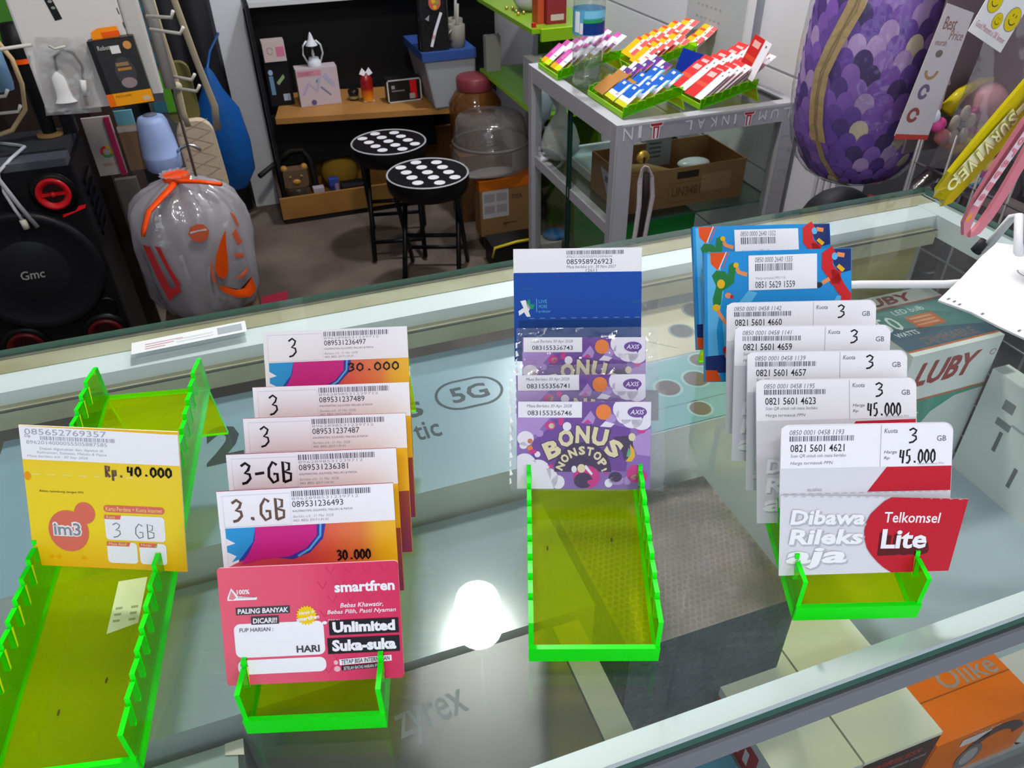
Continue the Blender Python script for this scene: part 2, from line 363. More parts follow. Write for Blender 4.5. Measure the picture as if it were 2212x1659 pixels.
LB = ['neon green acrylic slotted stand at left holding one yellow pack', 'neon green acrylic stand holding the stack of packs behind the pink card',
      'neon green acrylic stand with long empty ramp in front of purple packs', 'neon green acrylic stand under the red and white packs at right']
STANDS = []
for i, p in enumerate(POSE): STANDS.append(make_stand(rz(p[0], p[1], ZT, p[2]), LB[i], group='neon green card stands on the counter'))
# torn label stuck on the left ramp, specks on the others
ca, sa = math.cos(ST['al']), math.sin(ST['al'])
Qr = Matrix(((1,0,0,0),(0,ca,-sa,0),(0,sa,ca,0),(0,0,0,1)))
b = MB(Qr); b.poly([(.004,.078),(.021,.083),(.021,.113),(.004,.112)], .0031, mat('#c3cf9c'))
for i in range(6): b.rect(.006+.009*(i % 2), .085+.004*(i//2), .010+.009*(i % 2), .0865+.004*(i//2), .0032, mat('#8f9a6c'))
o = b.build('label_sticker', STANDS[0]); o['label'] = 'pale torn paper sticker'
for i, x, y in ((2, -.025, .072), (2, .017, .078), (0, .01, .05), (0, -.012, .035)):
    b = MB(Qr); b.poly(ell(x, y, .0007, .0019, 8), .0032, mat('#4a4210')); b.build('dirt_speck', STANDS[i])
def pose(i, u, v, n, lean, yaw, roll):
    x, y, th = POSE[i]
    ev = Vector((math.cos(th), math.sin(th), 0)); eu = Vector((-math.sin(th), math.cos(th), 0)); z = Vector((0, 0, 1))
    B = Vector((x, y, ZT)) + ev*v + u*(math.cos(ST['al'])*eu + math.sin(ST['al'])*z) + n*(-math.sin(ST['al'])*eu + math.cos(ST['al'])*z)
    th += yaw
    ev = Vector((math.cos(th), math.sin(th), 0)); eu = Vector((-math.sin(th), math.cos(th), 0))
    up = math.cos(lean)*z + math.sin(lean)*eu
    e2 = math.cos(roll)*ev + math.sin(roll)*up; u2 = math.cos(roll)*up - math.sin(roll)*ev
    return FR(B, e2, u2)
# ------------------------------------------------------------------ printed packs
WHT = mat('#eeecf4', .4); INK = mat('#2b2a30', .6); INK2 = mat('#6f6d78', .6); INK3 = mat('#a8a6b2', .6); PEN = mat('#141216', .4); PENB = mat('#6a5048', .5)
CREASE = mat('#d6d4de', .5); PURE = mat('#f4f2f8', .45)
def finish(c, name, M, label, group=None):
    o = c.b.build(name); o.matrix_world = M; tag(o, label, 'sim card pack', group); return o

# red and white packs, right stand
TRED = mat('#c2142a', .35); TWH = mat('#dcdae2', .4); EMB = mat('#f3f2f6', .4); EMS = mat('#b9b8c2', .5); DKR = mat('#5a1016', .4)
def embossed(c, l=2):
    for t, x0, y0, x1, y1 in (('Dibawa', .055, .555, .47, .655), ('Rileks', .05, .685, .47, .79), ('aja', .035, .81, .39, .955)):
        c.T(t, x0+.012, y0+.012, x1+.012, y1+.012, EMS, l, .035, .15); c.T(t, x0, y0, x1, y1, EMB, l+1, .035, .12)  # grey offset copy paints the shade of the embossed letters
def telk(M, num, sn, price, seed, label, front=False):
    W, H = .10452, .09243
    if not front:
        c = Card(W, H, .0009, TWH, PURE, rrect(-W/2, 0, W/2, H, .0055, 1, 1, 0, 0))
        c.P([(0, .02), (.0, .29), (1, .275), (1, .05), (.96, .005), (.04, .005)], PURE)
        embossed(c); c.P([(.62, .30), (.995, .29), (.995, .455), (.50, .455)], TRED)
        c.P([(.60, .47), (.995, .47), (.995, .99), (.70, .99), (.50, .85), (.46, .72), (.49, .58)], TRED)
    else:
        c = Card(W, H, .0009, TWH, PURE, [(p[0], p[1] if p[1] > 0 else H*.455) for p in rrect(-W/2, 0, W/2, H, .0055, 1, 1, 0, 0)])
        c.P([(0, .02), (.0, .285), (1, .285), (1, .05), (.96, .005), (.04, .005)], PURE)
        c.P([(.62, .287), (.998, .287), (.998, .45), (.51, .45)], TRED)
        for i in range(20): c.R(.02+.049*i, .452, .05+.049*i, .458, EMS)
        c.T('masa aktif kartu', .16, .415, .245, .44, INK3)
    c.R(.578, .01, .582, .285, EMS, 2)
    c.T('0850 0001 0458 '+sn, .05, .033, .365, .066, INK2, 2, 0, .2); c.BAR(.05, .073, .43, .108, INK2, 2, seed)
    c.T(num, .056, .128, .37, .178, INK, 2, .008)
    c.T('Scan QR untuk cek masa berlaku', .058, .192, .38, .217, INK2, 2, 0, .2); c.T('Harga termasuk PPN', .058, .24, .305, .268, INK2, 2, 0, .2)
    c.T('Kuota', .598, .034, .675, .064, INK2, 2, .01, .2); c.T('GB', .905, .085, .96, .122, INK2, 2, .01)
    c.HW('3', .735, .035, .80, .13, PEN, .0011)
    if price:
        c.T('Harga', .60, .178, .675, .205, INK2, 2, .01, .2); c.T('Rp', .60, .218, .635, .243, INK2, 2, .01, .2)
        c.HW('45.000', .69, .175, .905, .265, PEN, .0011); c.T('belum termasuk PPN', .80, .262, .95, .276, INK3)
    o = finish(c, 'sim_card_pack', M, label, 'red and white packs in the right stand')
    if front:                                                        # torn lower flap bending out at the right
        d = Card(W, H, .0009, TWH, PURE, [(-W/2, 0), (W/2, 0), (W/2, H*.54), (-W/2, H*.54)])
        d.b = MB(); nx, ny = 14, 6; hh = H*.54
        d.b.add([(-W/2+W*i/nx, hh*j/ny, .00045) for j in range(ny+1) for i in range(nx+1)], [(j*(nx+1)+i, j*(nx+1)+i+1, (j+1)*(nx+1)+i+1, (j+1)*(nx+1)+i) for j in range(ny) for i in range(nx)], TWH)
        d.z = lambda l: .0009 + .00012*l
        LFT = [(.998, .60, .462), (.96, .57, .49), (.9, .535, .53), (.8, .49, .60), (.7, .475, .68), (.6, .48, .76), (.5, .50, .83), (.4, .54, .88), (.3, .58, .92), (.2, .62, .96), (.1, .65, .985)]
        ys = [.462, .49, .53, .58, .64, .70, .76, .82, .87, .92, .96, .998]; xl = [.60, .565, .535, .50, .48, .475, .482, .50, .53, .57, .61, .66]
        for a in range(11):
            for q in range(8):
                f0, f1 = q/8, (q+1)/8; X = lambda r, f: xl[r] + (.998-xl[r])*f
                d.P([(X(a, f0), ys[a]), (X(a, f1), ys[a]), (X(a+1, f1), ys[a+1]), (X(a+1, f0), ys[a+1])], TRED, 1)
        for i in range(20): d.R(.02+.049*i, .462, .04+.049*i, .468, EMS)
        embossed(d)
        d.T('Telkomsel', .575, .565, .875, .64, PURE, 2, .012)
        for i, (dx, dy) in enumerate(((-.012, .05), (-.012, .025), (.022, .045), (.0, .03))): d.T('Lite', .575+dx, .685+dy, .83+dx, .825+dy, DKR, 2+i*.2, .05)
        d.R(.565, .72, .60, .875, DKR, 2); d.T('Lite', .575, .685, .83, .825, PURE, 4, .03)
        def wp(v):
            fx = v.x/W + .5; fy = v.y/(H*.54)
            return Vector((v.x + .006*fx*fy, v.y - .0025*fx*fy + .0008*(1-fy)*fx, v.z + .007*fx*fx*fy + .0012))
        vv = d.b.v; d.b.v = [wp(v) for v in vv]
        f = d.b.build('lower_flap', o); f['label'] = 'flap with raised white letters and a red printed panel'
    return o
D = [(.1293,-.0036,.02019,.54764,-.00319,-.00036), (.10464,-.0048,.02058,.51342,-.01564,-.00357), (.08042,.00004,.02045,.57422,-.03258,.0069), (.0557,.00067,.02037,.62473,.0312,-.02814), (.019,.00473,.02091,.53428,.01866,-.01678)]
DN = [('0821 5601 4660', '1142', 0, 'white pack just in front of the blue packs, rearmost of its white row'),
      ('0821 5601 4659', '1141', 0, 'white pack printed 0821 5601 4659, second white one in front of the blue packs'),
      ('0821 5601 4657', '1139', 0, 'white pack printed 0821 5601 4657, in the middle of the white row'),
      ('0821 5601 4623', '1195', 1, 'white pack with handwritten 45.000, directly behind the front red and white pack'),
      ('0821 5601 4621', '1193', 1, 'frontmost red and white pack with torn lower flap in the right stand')]
for i in range(5): telk(pose(3, *D[i]), DN[i][0], DN[i][1], DN[i][2], 30+i, DN[i][3], i == 4)

# blue boxes behind them, with two flat-drawn jumping figures
BLU = mat('#1a8fd6', .35); BL2 = mat('#5db7ea', .4); BL3 = mat('#0f74bd', .4); NAV = mat('#1c2f6e', .4); ORA = mat('#e2500f', .4); GRN = mat('#1d7a3c', .4); YEL = mat('#e8b414', .4); SKN = mat('#e8935a', .5); REDF = mat('#cf1f24', .4)
def bluepack(M, num, sn, label):
    W, H = .107, .0955
    c = Card(W, H, .006, BLU, BLU)
    c.P([(.02, .01), (.10, .01), (.13, .3), (.08, .6), (.10, .98), (.02, .98)], BL2, 1); c.P([(.12, .55), (.30, .30), (.36, .32), (.22, .55), (.2, .9), (.14, .9)], BL2, 1)
    c.E(.5, .62, .3, .18, BL3, 1, 0, 180); c.P([(.84, .98), (.80, .6), (.90, .36), (.99, .36), (.99, .98)], BL2, 1)
    c.P([(.04, .005), (.16, .005), (.09, .14), (.045, .09)], ORA, 2); c.ST([(.15, .0), (.10, .13)], .0006, PURE, 3); c.ST([(.17, .0), (.12, .13)], .0006, ORA, 3)
    c.P([(.05, .18), (.08, .14), (.14, .15), (.16, .18), (.17, .10), (.20, .085), (.215, .12), (.20, .24), (.15, .28), (.12, .30), (.11, .40), (.06, .44), (.055, .36), (.08, .26)], GRN, 4)
    c.E(.112, .245, .027, .035, YEL, 5); c.ST([(.205, .10), (.235, .16), (.29, .18)], .003, SKN, 3); c.E(.215, .105, .018, .02, YEL, 5)
    c.ST([(.08, .43), (.11, .49), (.15, .56)], .0026, SKN, 3); c.E(.078, .425, .028, .026, YEL, 5); c.E(.16, .335, .022, .022, SKN, 5); c.E(.185, .345, .012, .015, REDF, 6)
    c.P([(.86, .005), (.995, .005), (.995, .17), (.92, .19), (.88, .12)], NAV, 2)
    c.ST([(.885, .02), (.835, .05), (.835, .14), (.875, .20), (.90, .26)], .0085, REDF, 4); c.ST([(.885, .22), (.93, .31), (.965, .36), (.955, .42)], .0075, REDF, 4)
    c.P([(.86, .16), (.93, .17), (.92, .27), (.87, .27)], REDF, 4)
    c.ST([(.90, .045), (.95, .055)], .0032, SKN, 5); c.ST([(.905, .13), (.945, .17)], .003, YEL, 5); c.ST([(.85, .23), (.80, .26)], .003, SKN, 5); c.E(.775, .275, .025, .022, INK, 5)
    c.ST([(.945, .40), (.935, .50)], .0026, SKN, 3); c.E(.885, .06, .02, .028, BL2, 5)
    c.R(.30, .035, .765, .30, PURE, 6)
    c.T('0850 0000 2640 '+sn, .345, .05, .60, .09, INK2, 7, 0, .2); c.BAR(.345, .10, .60, .155, INK2, 7, 5); c.T('Harga termasuk PPN 11%', .35, .20, .55, .225, INK3, 7); c.T(num, .345, .235, .615, .285, INK, 7)
    c.ST([(.57, .50), (.60, .43)], .0034, PURE, 3); c.ST([(.66, .48), (.69, .40)], .0034, PURE, 3)
    c.P([(.0, .80), (.25, .78), (.26, .92), (.1, .93), (.0, .905)], NAV, 3); c.P([(0, .905), (.08, .91), (.11, .995), (0, .995)], ORA, 4); c.E(.14, .755, .02, .03, REDF, 5); c.E(.15, .79, .018, .03, SKN, 5)
    return finish(c, 'sim_card_pack', M, label, 'blue boxed packs in the right stand')
bluepack(pose(3, .2099,-.0093,.0236,.682,.0073,.0001), '0851 5629 1557', '1552', 'bright blue box pack at the very back of the right stand')
bluepack(pose(3, .175,-.0093,.0249,.565,-.0342,.0247), '0851 5629 1559', '1555', 'bright blue box pack with red and green figures, in front of its twin')

# white and blue pack, purple packs: middle stand
XB = mat('#0a4aa8', .35)
c = Card(.0962, .0845, .0012, XB, mat('#0a3f90'))
c.R(0, 0, 1, .218, PURE); c.P([(0, .218), (.02, .235), (.9, .225), (1, .232), (1, .21), (0, .21)], XB, 1.2)
c.BAR(.415, .02, .86, .055, INK2, 2, 9); c.T('8962115050008952884644', .415, .062, .77, .085, INK3, 2, 0, .2); c.T('085958926923', .415, .095, .77, .14, INK, 2)
c.T('Masa berlaku s/d : 30 Nov 2027', .415, .15, .80, .175, INK2, 2, 0, .2); c.T('12611', .565, .182, .65, .208, INK2)
c.P([(.05, .46), (.09, .45), (.13, .52), (.115, .55), (.13, .60), (.10, .60), (.08, .56), (.04, .59), (.035, .55), (.075, .52)], PURE, 2); c.P([(.095, .47), (.125, .44), (.13, .49), (.165, .49), (.15, .53), (.11, .53)], mat('#1f9a6a'), 2)
c.R(.176, .44, .181, .56, BL2, 2)
for i, t in enumerate(('LIVE', 'MORE', 'prabayar')): c.T(t, .195, .45+.045*i, .26 if i < 2 else .29, .48+.045*i, BL2)
for i in range(11): c.ST([(.12+.083*i, .615), (.16+.083*i, .615)], .0006, mat('#6f8fc4'), 2)
c.R(.06, .345, .155, .36, mat('#115a9c'), 2); c.R(.93, .46, .985, .49, mat('#115a9c'), 2); c.P([(.035, .63), (1, .63), (1, .995), (.035, .995)], mat('#0b3d86'), 1.4)
finish(c, 'sim_card_pack', pose(2, .2235, .0019, .0205, .50, .0, .003), 'white topped dark blue pack at the back of the middle stand')
PUR = mat('#8a63b4', .4); PU2 = mat('#6a3a98', .4); PU3 = mat('#3c2350', .5); LAV = mat('#b18fd0', .4); CRM = mat('#e6d9ae', .45); MAG = mat('#d01f88', .4); DOT = mat('#ef7f1a', .45); CLD = mat('#efeaf6', .5)
FILM = glassy('clear_film', (.97, .97, .98, 1), .03, .7, .08, 'ffffff', .03, bump=.25, bscale=60)
def axis(M, num, label):
    W, H = .08785, .05817
    c = Card(W, H, .0008, PUR, PUR)
    c.P([(.0, .18), (.25, .18), (.12, .40), (0, .45)], LAV, 1); c.P([(.45, .0), (.75, 0), (.62, .33), (.30, .30), (.25, .2), (.45, .18)], PU2, 1); c.P([(.28, .25), (.5, .2), (.85, .3), (.82, .8), (.55, .75), (.1, .75), (.12, .45)], PU2, 1.2)
    c.P([(.85, .42), (1, .30), (1, .62), (.9, .60)], LAV, 1); c.P([(.72, .40), (.86, .38), (.88, .62), (.80, .66), (.78, .5)], PU3, 1.6)
    c.R(.01, 0, .485, .18, PURE, 4); c.T('Masa Berlaku 30 Apr 2028', .075, .03, .41, .075, INK2, 5, .0, .2); c.T(num, .08, .10, .41, .155, INK, 5, .006)
    for x, y, rx, ry in ((.77, .08, .055, .10), (.80, .16, .06, .09), (.86, .2, .08, .1), (.93, .22, .075, .10), (.9, .08, .1, .1)): c.E(x, y, rx, ry, CLD, 3)
    c.R(.76, 0, .998, .2, CLD, 3.2); c.E(.895, .115, .072, .062, PU2, 5); c.P([(.92, .16), (.945, .16), (.935, .195)], PU2, 5); c.T('AXIS', .843, .088, .947, .142, PURE, 6, .01, .25)
    c.P([(.48, .24), (.55, .1), (.585, .18), (.57, .25)], LAV, 3); c.P([(.49, .25), (.53, .2), (.56, .24)], MAG, 3.5); c.E(.70, .19, .04, .05, LAV, 2); c.P([(.66, .22), (.73, .25), (.70, .29), (.62, .28)], CLD, 3); c.E(.645, .115, .057, .088, DOT, 6)
    for x, y, rx, ry, m in ((.25, .27, .04, .05, MAG), (.26, .275, .022, .03, CRM), (.065, .42, .062, .085, CLD), (.10, .45, .02, .03, DOT), (.05, .50, .03, .04, CLD), (.10, .53, .02, .03, DOT), (.155, .60, .022, .035, CLD), (.12, .57, .03, .025, MAG), (.17, .36, .03, .04, LAV), (.33, .22, .02, .05, MAG), (.93, .33, .03, .03, MAG), (.88, .82, .055, .10, MAG), (.935, .86, .045, .075, MAG), (.895, .86, .035, .03, CRM), (.74, .86, .05, .06, PU3), (.75, .90, .06, .05, LAV), (.69, .93, .03, .05, CLD), (.83, .90, .03, .05, LAV), (.86, .40, .026, .045, CRM)): c.E(x, y, rx, ry, m, 2.2)
    c.P([(.845, .48), (.88, .55), (.885, .62), (.86, .68), (.815, .68), (.85, .60)], YEL, 3); c.P([(.835, .52), (.855, .57), (.84, .63), (.82, .62)], mat('#5fae8a'), 3.2)
    for cx, cy in ((.255, .735), (.67, .80)):
        c.P([(cx+.028*(1 if k % 2 == 0 else .42)*math.cos(k*PI/5-PI/2), cy+.045*(1 if k % 2 == 0 else .42)*math.sin(k*PI/5-PI/2)) for k in range(10)], MAG, 3)
    cx, cy = .495, .80
    c.P([(cx+.215*math.cos(a), cy-.34*math.sin(a)) for a in [PI*k/24 for k in range(25)]], PU3, 3.4)
    c.E(.525, .86, .10, .13, MAG, 4); c.E(.50, .90, .07, .09, PU3, 4.2); c.E(.485, .76, .03, .05, CRM, 4.4); c.E(.43, .77, .02, .04, CLD, 4.4); c.P([(.52, .72), (.57, .82), (.56, .84), (.50, .74)], CLD, 4.4); c.E(.56, .92, .03, .03, MAG, 4.4)
    for t, x, y, w, h, r in (('B', .265, .54, .12, .20, 24), ('O', .367, .415, .115, .20, 10), ('N', .492, .372, .105, .20, -2), ('U', .62, .40, .118, .205, -12), ('S', .725, .53, .115, .20, -32)):
        c.T(t, x-w/2-.004, y-h/2-.008, x+w/2+.012, y+h/2+.014, PU3, 5, .07, 0, math.radians(r)); c.T(t, x-w/2, y-h/2, x+w/2, y+h/2, CRM, 6, .05, 0, math.radians(r))
    c.E(.375, .28, .032, .05, CLD, 6.5)
    for t, x, y, w, h, r in (('N', .328, .735, .055, .085, 62), ('O', .36, .645, .058, .10, 42), ('N', .418, .583, .06, .10, 22), ('S', .487, .555, .05, .10, 5), ('T', .548, .565, .05, .10, -10), ('O', .604, .615, .058, .10, -30), ('P', .642, .695, .055, .095, -50), ('!', .655, .775, .018, .07, -65)):
        c.T(t, x-w/2, y-h/2, x+w/2, y+h/2, CRM, 6, .05, 0, math.radians(r))
    for x, y, rx, ry in ((.06, .74, .09, .15), (.16, .82, .10, .16), (.24, .88, .07, .12), (.31, .94, .05, .08)): c.E(x, min(y, 1-ry), rx, min(ry, y), CLD, 3)
    c.P([(.002, .66), (.1, .66), (.22, .76), (.28, .998), (.002, .998)], CLD, 3.1)
    o = finish(c, 'sim_card_pack', M, label, 'purple cartoon packs in the middle stand')
    b = MB(); b.quad((-W/2-.004, -.001, .0018), (W/2+.009, -.001, .0018), (W/2+.009, H+.0075, .003), (-W/2-.004, H+.0065, .003), FILM)
    b.quad((-W/2-.004, -.001, -.0014), (W/2+.009, -.001, -.0014), (W/2+.009, H+.0075, -.002), (-W/2-.004, H+.0065, -.002), FILM)
    k = mat('#ffffff', .15)
    for i in range(9):                                               # crimped seal glinting down the left edge
        yy = H*(.06+.1*i); b.quad((-W/2-.0046, yy, .003), (-W/2-.0034+.001*(i % 2), yy+.001, .0033), (-W/2-.0038, yy+.0045, .0034), (-W/2-.0048, yy+.004, .003), k)
    p = b.build('plastic_sleeve', o); p['label'] = 'clear plastic sleeve'
    return o
axis(pose(2, .166, .00322, .0204, .61194, .0041, -.01009), '083155356743', 'purple cartoon pack in clear sleeve, rearmost of three, against the blue pack')
axis(pose(2, .13, -.00044, .02042, .59836, .00722, -.00227), '083155356741', 'purple cartoon pack in clear sleeve, mostly hidden between two alike')
axis(pose(2, .10619, -.00079, .02068, .53518, -.00419, -.00799), '083155356746', 'frontmost purple cartoon pack reading BONUS NONSTOP in clear sleeve')

# white topped rainbow packs, second stand
TRI = gradient('rainbow_print', [(0, 'd84a5c'), (.45, 'd8454e'), (.62, 'e8603e'), (.80, 'e9803c'), (.9, 'f0b414'), (1, 'f2b80c')], 0, -.048, .048)
TRSH = gradient('maroon_shade', [(0, '8a2a52'), (1, 'a04a1c')], 1, 0, .05)  # maroon paints the shadow over the lower part of each pack
TCY = mat('#2f9bdc', .35); TBL = mat('#3b3fa8', .35); TMG = mat('#d0288a', .35)
def tri(M, num, pen, penm, price, seed, label, hid=False):
    W, H = .09629, .08644
    c = Card(W, H, .0012, TRI, mat('#7a2040'))
    c.P([(0, .60), (1, .55), (1, 1), (0, 1)], TRSH, 1)
    c.R(0, 0, 1, .243, PURE, 5); c.P([(0, .243), (.03, .243), (.03, .99), (0, .99)], PURE, 4)
    x0, y0, x1, y1 = .03, .03, .41, .235
    c.ST([(x0, y1), (x0, y0), (x1, y0), (x1, y1), (x0, y1)], .00035, CREASE, 6)
    c.BAR(.42, .018, .87, .055, INK2, 6, seed); c.T('8962898531239712', .42, .06, .80, .078, INK3, 6); c.T(num, .42, .085, .71, .125, INK, 6)
    c.T('KALIMANTAN, SULAWESI, MALUKU & PAPUA', .42, .143, .76, .16, INK2, 6, 0, .2); c.T('Berlaku s/d : 31 Mar 2028', .42, .178, .65, .195, INK3, 6, 0, .2); c.T('NO. REG: 2317.1.01.01', .42, .205, .62, .22, INK2, 6, 0, .2)
    # magenta fish shape with blue rim, cyan tail
    def clipE(cx, cy, rx, ry, m, l): c.P([p for p in [(cx+rx*math.cos(2*PI*k/40), cy+ry*math.sin(2*PI*k/40)) for k in range(40)] if p[1] > .2435 and p[0] > .03], m, l)
    c.P([(.12, .2435), (.60, .2435), (.58, .34), (.50, .43), (.40, .47), (.28, .45), (.12, .46), (.05, .48)], TBL, 2)
    c.P([(.03, .2435), (.10, .2435), (.11, .36), (.09, .47), (.03, .50)], PURE, 2.5)
    c.P([(.03, .2435), (.2, .2435), (.18, .34), (.10, .45), (.05, .47), (.08, .43), (.03, .40), (.03, .36), (.08, .345), (.03, .31)], TCY, 3)
    c.P([(.2, .2435), (.55, .2435), (.545, .32), (.48, .40), (.38, .45), (.22, .46), (.10, .49), (.16, .40), (.19, .33)], TMG, 4)
    c.ST([(.572, .2435), (.565, .32), (.50, .405), (.43, .45)], .0012, BL2, 4)
    if pen: c.HW(pen, .09 if len(pen) < 3 else .07, .06, .09+.075*len(pen) if len(pen) > 2 else .24, .20, penm, .0012 if len(pen) < 3 else .0016, 7)
    if price: c.HW('30.000', .57 if hid else .65, .27 if hid else .425, .94 if hid else .85, .33 if hid else .49, PEN, .0011, 7)
    return finish(c, 'sim_card_pack', M, label, 'white topped rainbow packs in the second stand')
Bc = [(.16896,-.00128,.02041,.59197,-.01189,.0123), (.11985,.00268,.02026,.50389,-.01289,.00639), (.09501,.00168,.02044,.50088,-.00753,.0023), (.06938,-.00209,.02052,.48034,.00565,-.00158), (.04398,-.00202,.02088,.50082,.01628,-.00129)]
Bn = [('089531236497', ' 3', PEN, 1, 'white topped rainbow pack at the very back, set apart from its row'), ('089531237489', '3 ', PEN, 0, 'white topped rainbow pack printed 089531237489, second from the back'),
      ('089531237487', '3 ', PEN, 0, 'white topped rainbow pack printed 089531237487, in the middle of its row'), ('089531236381', '3-GB', PEN, 0, 'white topped rainbow pack with bold black handwritten 3-GB'),
      ('089531236493', '3.GB', PENB, 1, 'white topped rainbow pack with faded brown 3.GB, behind the pink card')]
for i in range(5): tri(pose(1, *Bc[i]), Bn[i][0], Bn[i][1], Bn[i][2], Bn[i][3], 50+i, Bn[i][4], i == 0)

# pink card in front
SMF = gradient('pink_print', [(0, 'e8566e'), (.45, 'e2486a'), (.7, 'd81a58'), (1, 'd40a50')], 0, -.047, .047)
DG = mat('#4a4248', .5); BK = mat('#1d1a20', .4); GLD = mat('#f2cc10', .45); RIM = mat('#f0b8c4', .5)
W, H = .09562, .06668
c = Card(W, H, .0009, SMF, RIM, rrect(-W/2, 0, W/2, H, .002))
pk = mat('#cf2a5c', .45)
for i in range(9):
    for j in range(8):
        if (i+j) % 2: c.ST([(.55+.05*i, .03+.12*j), (.575+.05*i, .09+.12*j), (.6+.05*i, .03+.12*j)] if .6+.05*i < .99 else [(.95, .03+.12*j), (.97, .09+.12*j)], .0005, pk, 1)
c.P([(.07, .17), (.105, .24), (.21, .255), (.205, .275), (.045, .275), (.045, .25)], PURE, 2); c.P([(.07, .19), (.095, .25), (.075, .27), (.052, .26)], mat('#e48a8e'), 3); c.T('100%', .10, .185, .17, .225, PURE, 3, .03)
c.T('Indonesia', .105, .24, .20, .258, INK2, 3)
c.R(.085, .335, .385, .40, DG, 2); c.T('PALING BANYAK', .095, .347, .375, .39, PURE, 3, .03, .1)
c.RR(.065, .475, .565, .765, PURE, 2, .0035); c.R(.165, .415, .32, .485, DG, 3); c.T('DICARI!!', .175, .43, .31, .475, PURE, 4, .03, .1)
c.T('FUP HARIAN :', .095, .51, .285, .545, INK2, 4, .02, .1); c.T('HARI', .405, .68, .535, .74, DG, 4, .03)
c.RR(.07, .785, .565, .91, PURE, 2, .0035); c.T('Rp.', .085, .81, .13, .845, INK2, 4, .02)
c.P([(.475+(.06 if k % 2 else .049)*math.cos(2*PI*k/40), .425+(.086 if k % 2 else .07)*math.sin(2*PI*k/40)) for k in range(40)], GLD, 4)
c.T('Hanya di', .435, .385, .52, .42, PURE, 5, .02, .2, .12); c.T('smartfren', .415, .43, .545, .465, PURE, 5, .03, .2, .12)
c.T('smartfren', .64, .155, .975, .245, PURE, 3, .035)
c.T('Bebas Khawatir,', .665, .335, .905, .38, PURE, 3, .01, .25); c.T('Bebas Pilih, Pasti Nyaman', .59, .39, .975, .435, PURE, 3, .01, .25)
c.E(.572, .495, .014, .014, PURE, 3); c.T('PAKAI', .592, .468, .655, .492, PURE, 3, .01, .2)
c.R(.595, .478, .985, .605, BK, 4); c.T('Unlimited', .615, .492, .965, .585, PURE, 5, .05); c.R(.58, .63, .985, .765, BK, 4); c.T('Suka-suka', .605, .645, .965, .745, PURE, 5, .05)
c.P([(.64, .815), (.935, .795), (.935, .845), (.64, .865)], PURE, 4); c.T('TETAP BISA INTERNETAN', .65, .81, .925, .848, DG, 5, .02, .15, .05)
c.P([(.65, .872), (.87, .858), (.87, .898), (.65, .912)], BK, 4); c.T('SETELAH BATAS HARIAN IPU', .66, .872, .86, .9, PURE, 5, 0, .15, .05); c.E(.625, .895, .018, .025, RIM, 4); c.E(.62, .84, .012, .02, RIM, 4)
finish(c, 'sim_card_pack', pose(1, .01813, .00075, .0205, .49593, .00529, -.00233), 'pink promo card with white text boxes, front of the second stand')

# yellow pack on the left stand
YL = gradient('yellow_print', [(0, 'f3b408'), (.3, 'f7d818'), (.7, 'f4d42a'), (1, 'f2bc0a')], 1, 0, .087); YP = mat('#e0705e', .4); YB = mat('#f3e39a', .4)
W, H = .09242, .08718
c = Card(W, H, .001, YL, mat('#f4efe0'))
c.P([(0, 0), (.9, .02), (1, .02), (1, .235), (0, .235)], PURE, 2)
c.T('085652769357', .035, .02, .55, .06, INK3, 3); c.T('Dp', .035, .06, .07, .085, INK2, 3); c.BAR(.13, .068, .60, .095, INK3, 3, 77); c.T('8962014000055505887585', .04, .10, .55, .125, INK3, 3)
c.T('Dapat digunakan dan dipakai di', .12, .145, .52, .168, INK3, 3); c.T('Kalimantan, Sulawesi, Maluku & Papua', .10, .172, .54, .195, INK3, 3, 0, .2); c.T('Masa berlaku s/d : 30 Sep 2026', .035, .20, .42, .222, INK3, 3, 0, .2)
c.HW('Rp.', .52, .255, .64, .335, PENB, .0014, 4); c.HW('40.000', .66, .255, .95, .32, PEN, .0014, 4)
for i in range(7): c.ST([(.05+.1*i, .335), (.10+.1*i, .335)], .0005, YB, 3)
c.E(.022, .35, .022, .03, mat('#ef9a10'), 3, 0, 360); c.T('Bebas nyambung dengan IM3', .09, .445, .37, .465, mat('#6a4a20'), 3)
c.E(.25, .735, .13, .15, YP, 4); c.E(.365, .60, .067, .078, YP, 4.5)
c.T('im3', .148, .665, .338, .775, PURE, 5, .09); c.T('im3', .156, .675, .330, .768, mat('#8e8e96'), 6, .015)
c.RR(.49, .535, .88, .585, YP, 4, .002); c.T('Kartu Perdana + Kuota Internet', .505, .545, .865, .575, YB, 5)
c.RR(.49, .605, .875, .785, PURE, 4, .0022); c.P([(.49, .605), (.60, .605), (.59, .635), (.49, .635)], YP, 5); c.T('Kuota', .505, .608, .56, .63, YB, 6)
c.HW('3 GB', .53, .66, .82, .765, mat('#77777c'), .0006, 6)
c.RR(.49, .80, .685, .955, PURE, 4, .0022); c.P([(.49, .80), (.645, .80), (.635, .83), (.49, .83)], YP, 5); c.T('Masa Aktif', .505, .803, .62, .825, YB, 6)
c.RR(.70, .80, .875, .955, PURE, 4, .0022); c.P([(.70, .80), (.82, .80), (.81, .83), (.70, .83)], YP, 5); c.T('Harga', .715, .803, .78, .825, YB, 6)
for x in (.12, .17, .33): c.E(x, .93, .015, .014, mat('#f5a800'), 3)
finish(c, 'sim_card_pack', pose(0, .11147, .00619, .02046, .40861, -.15642, -.03864), 'yellow pack with white top and red circles on the left stand')
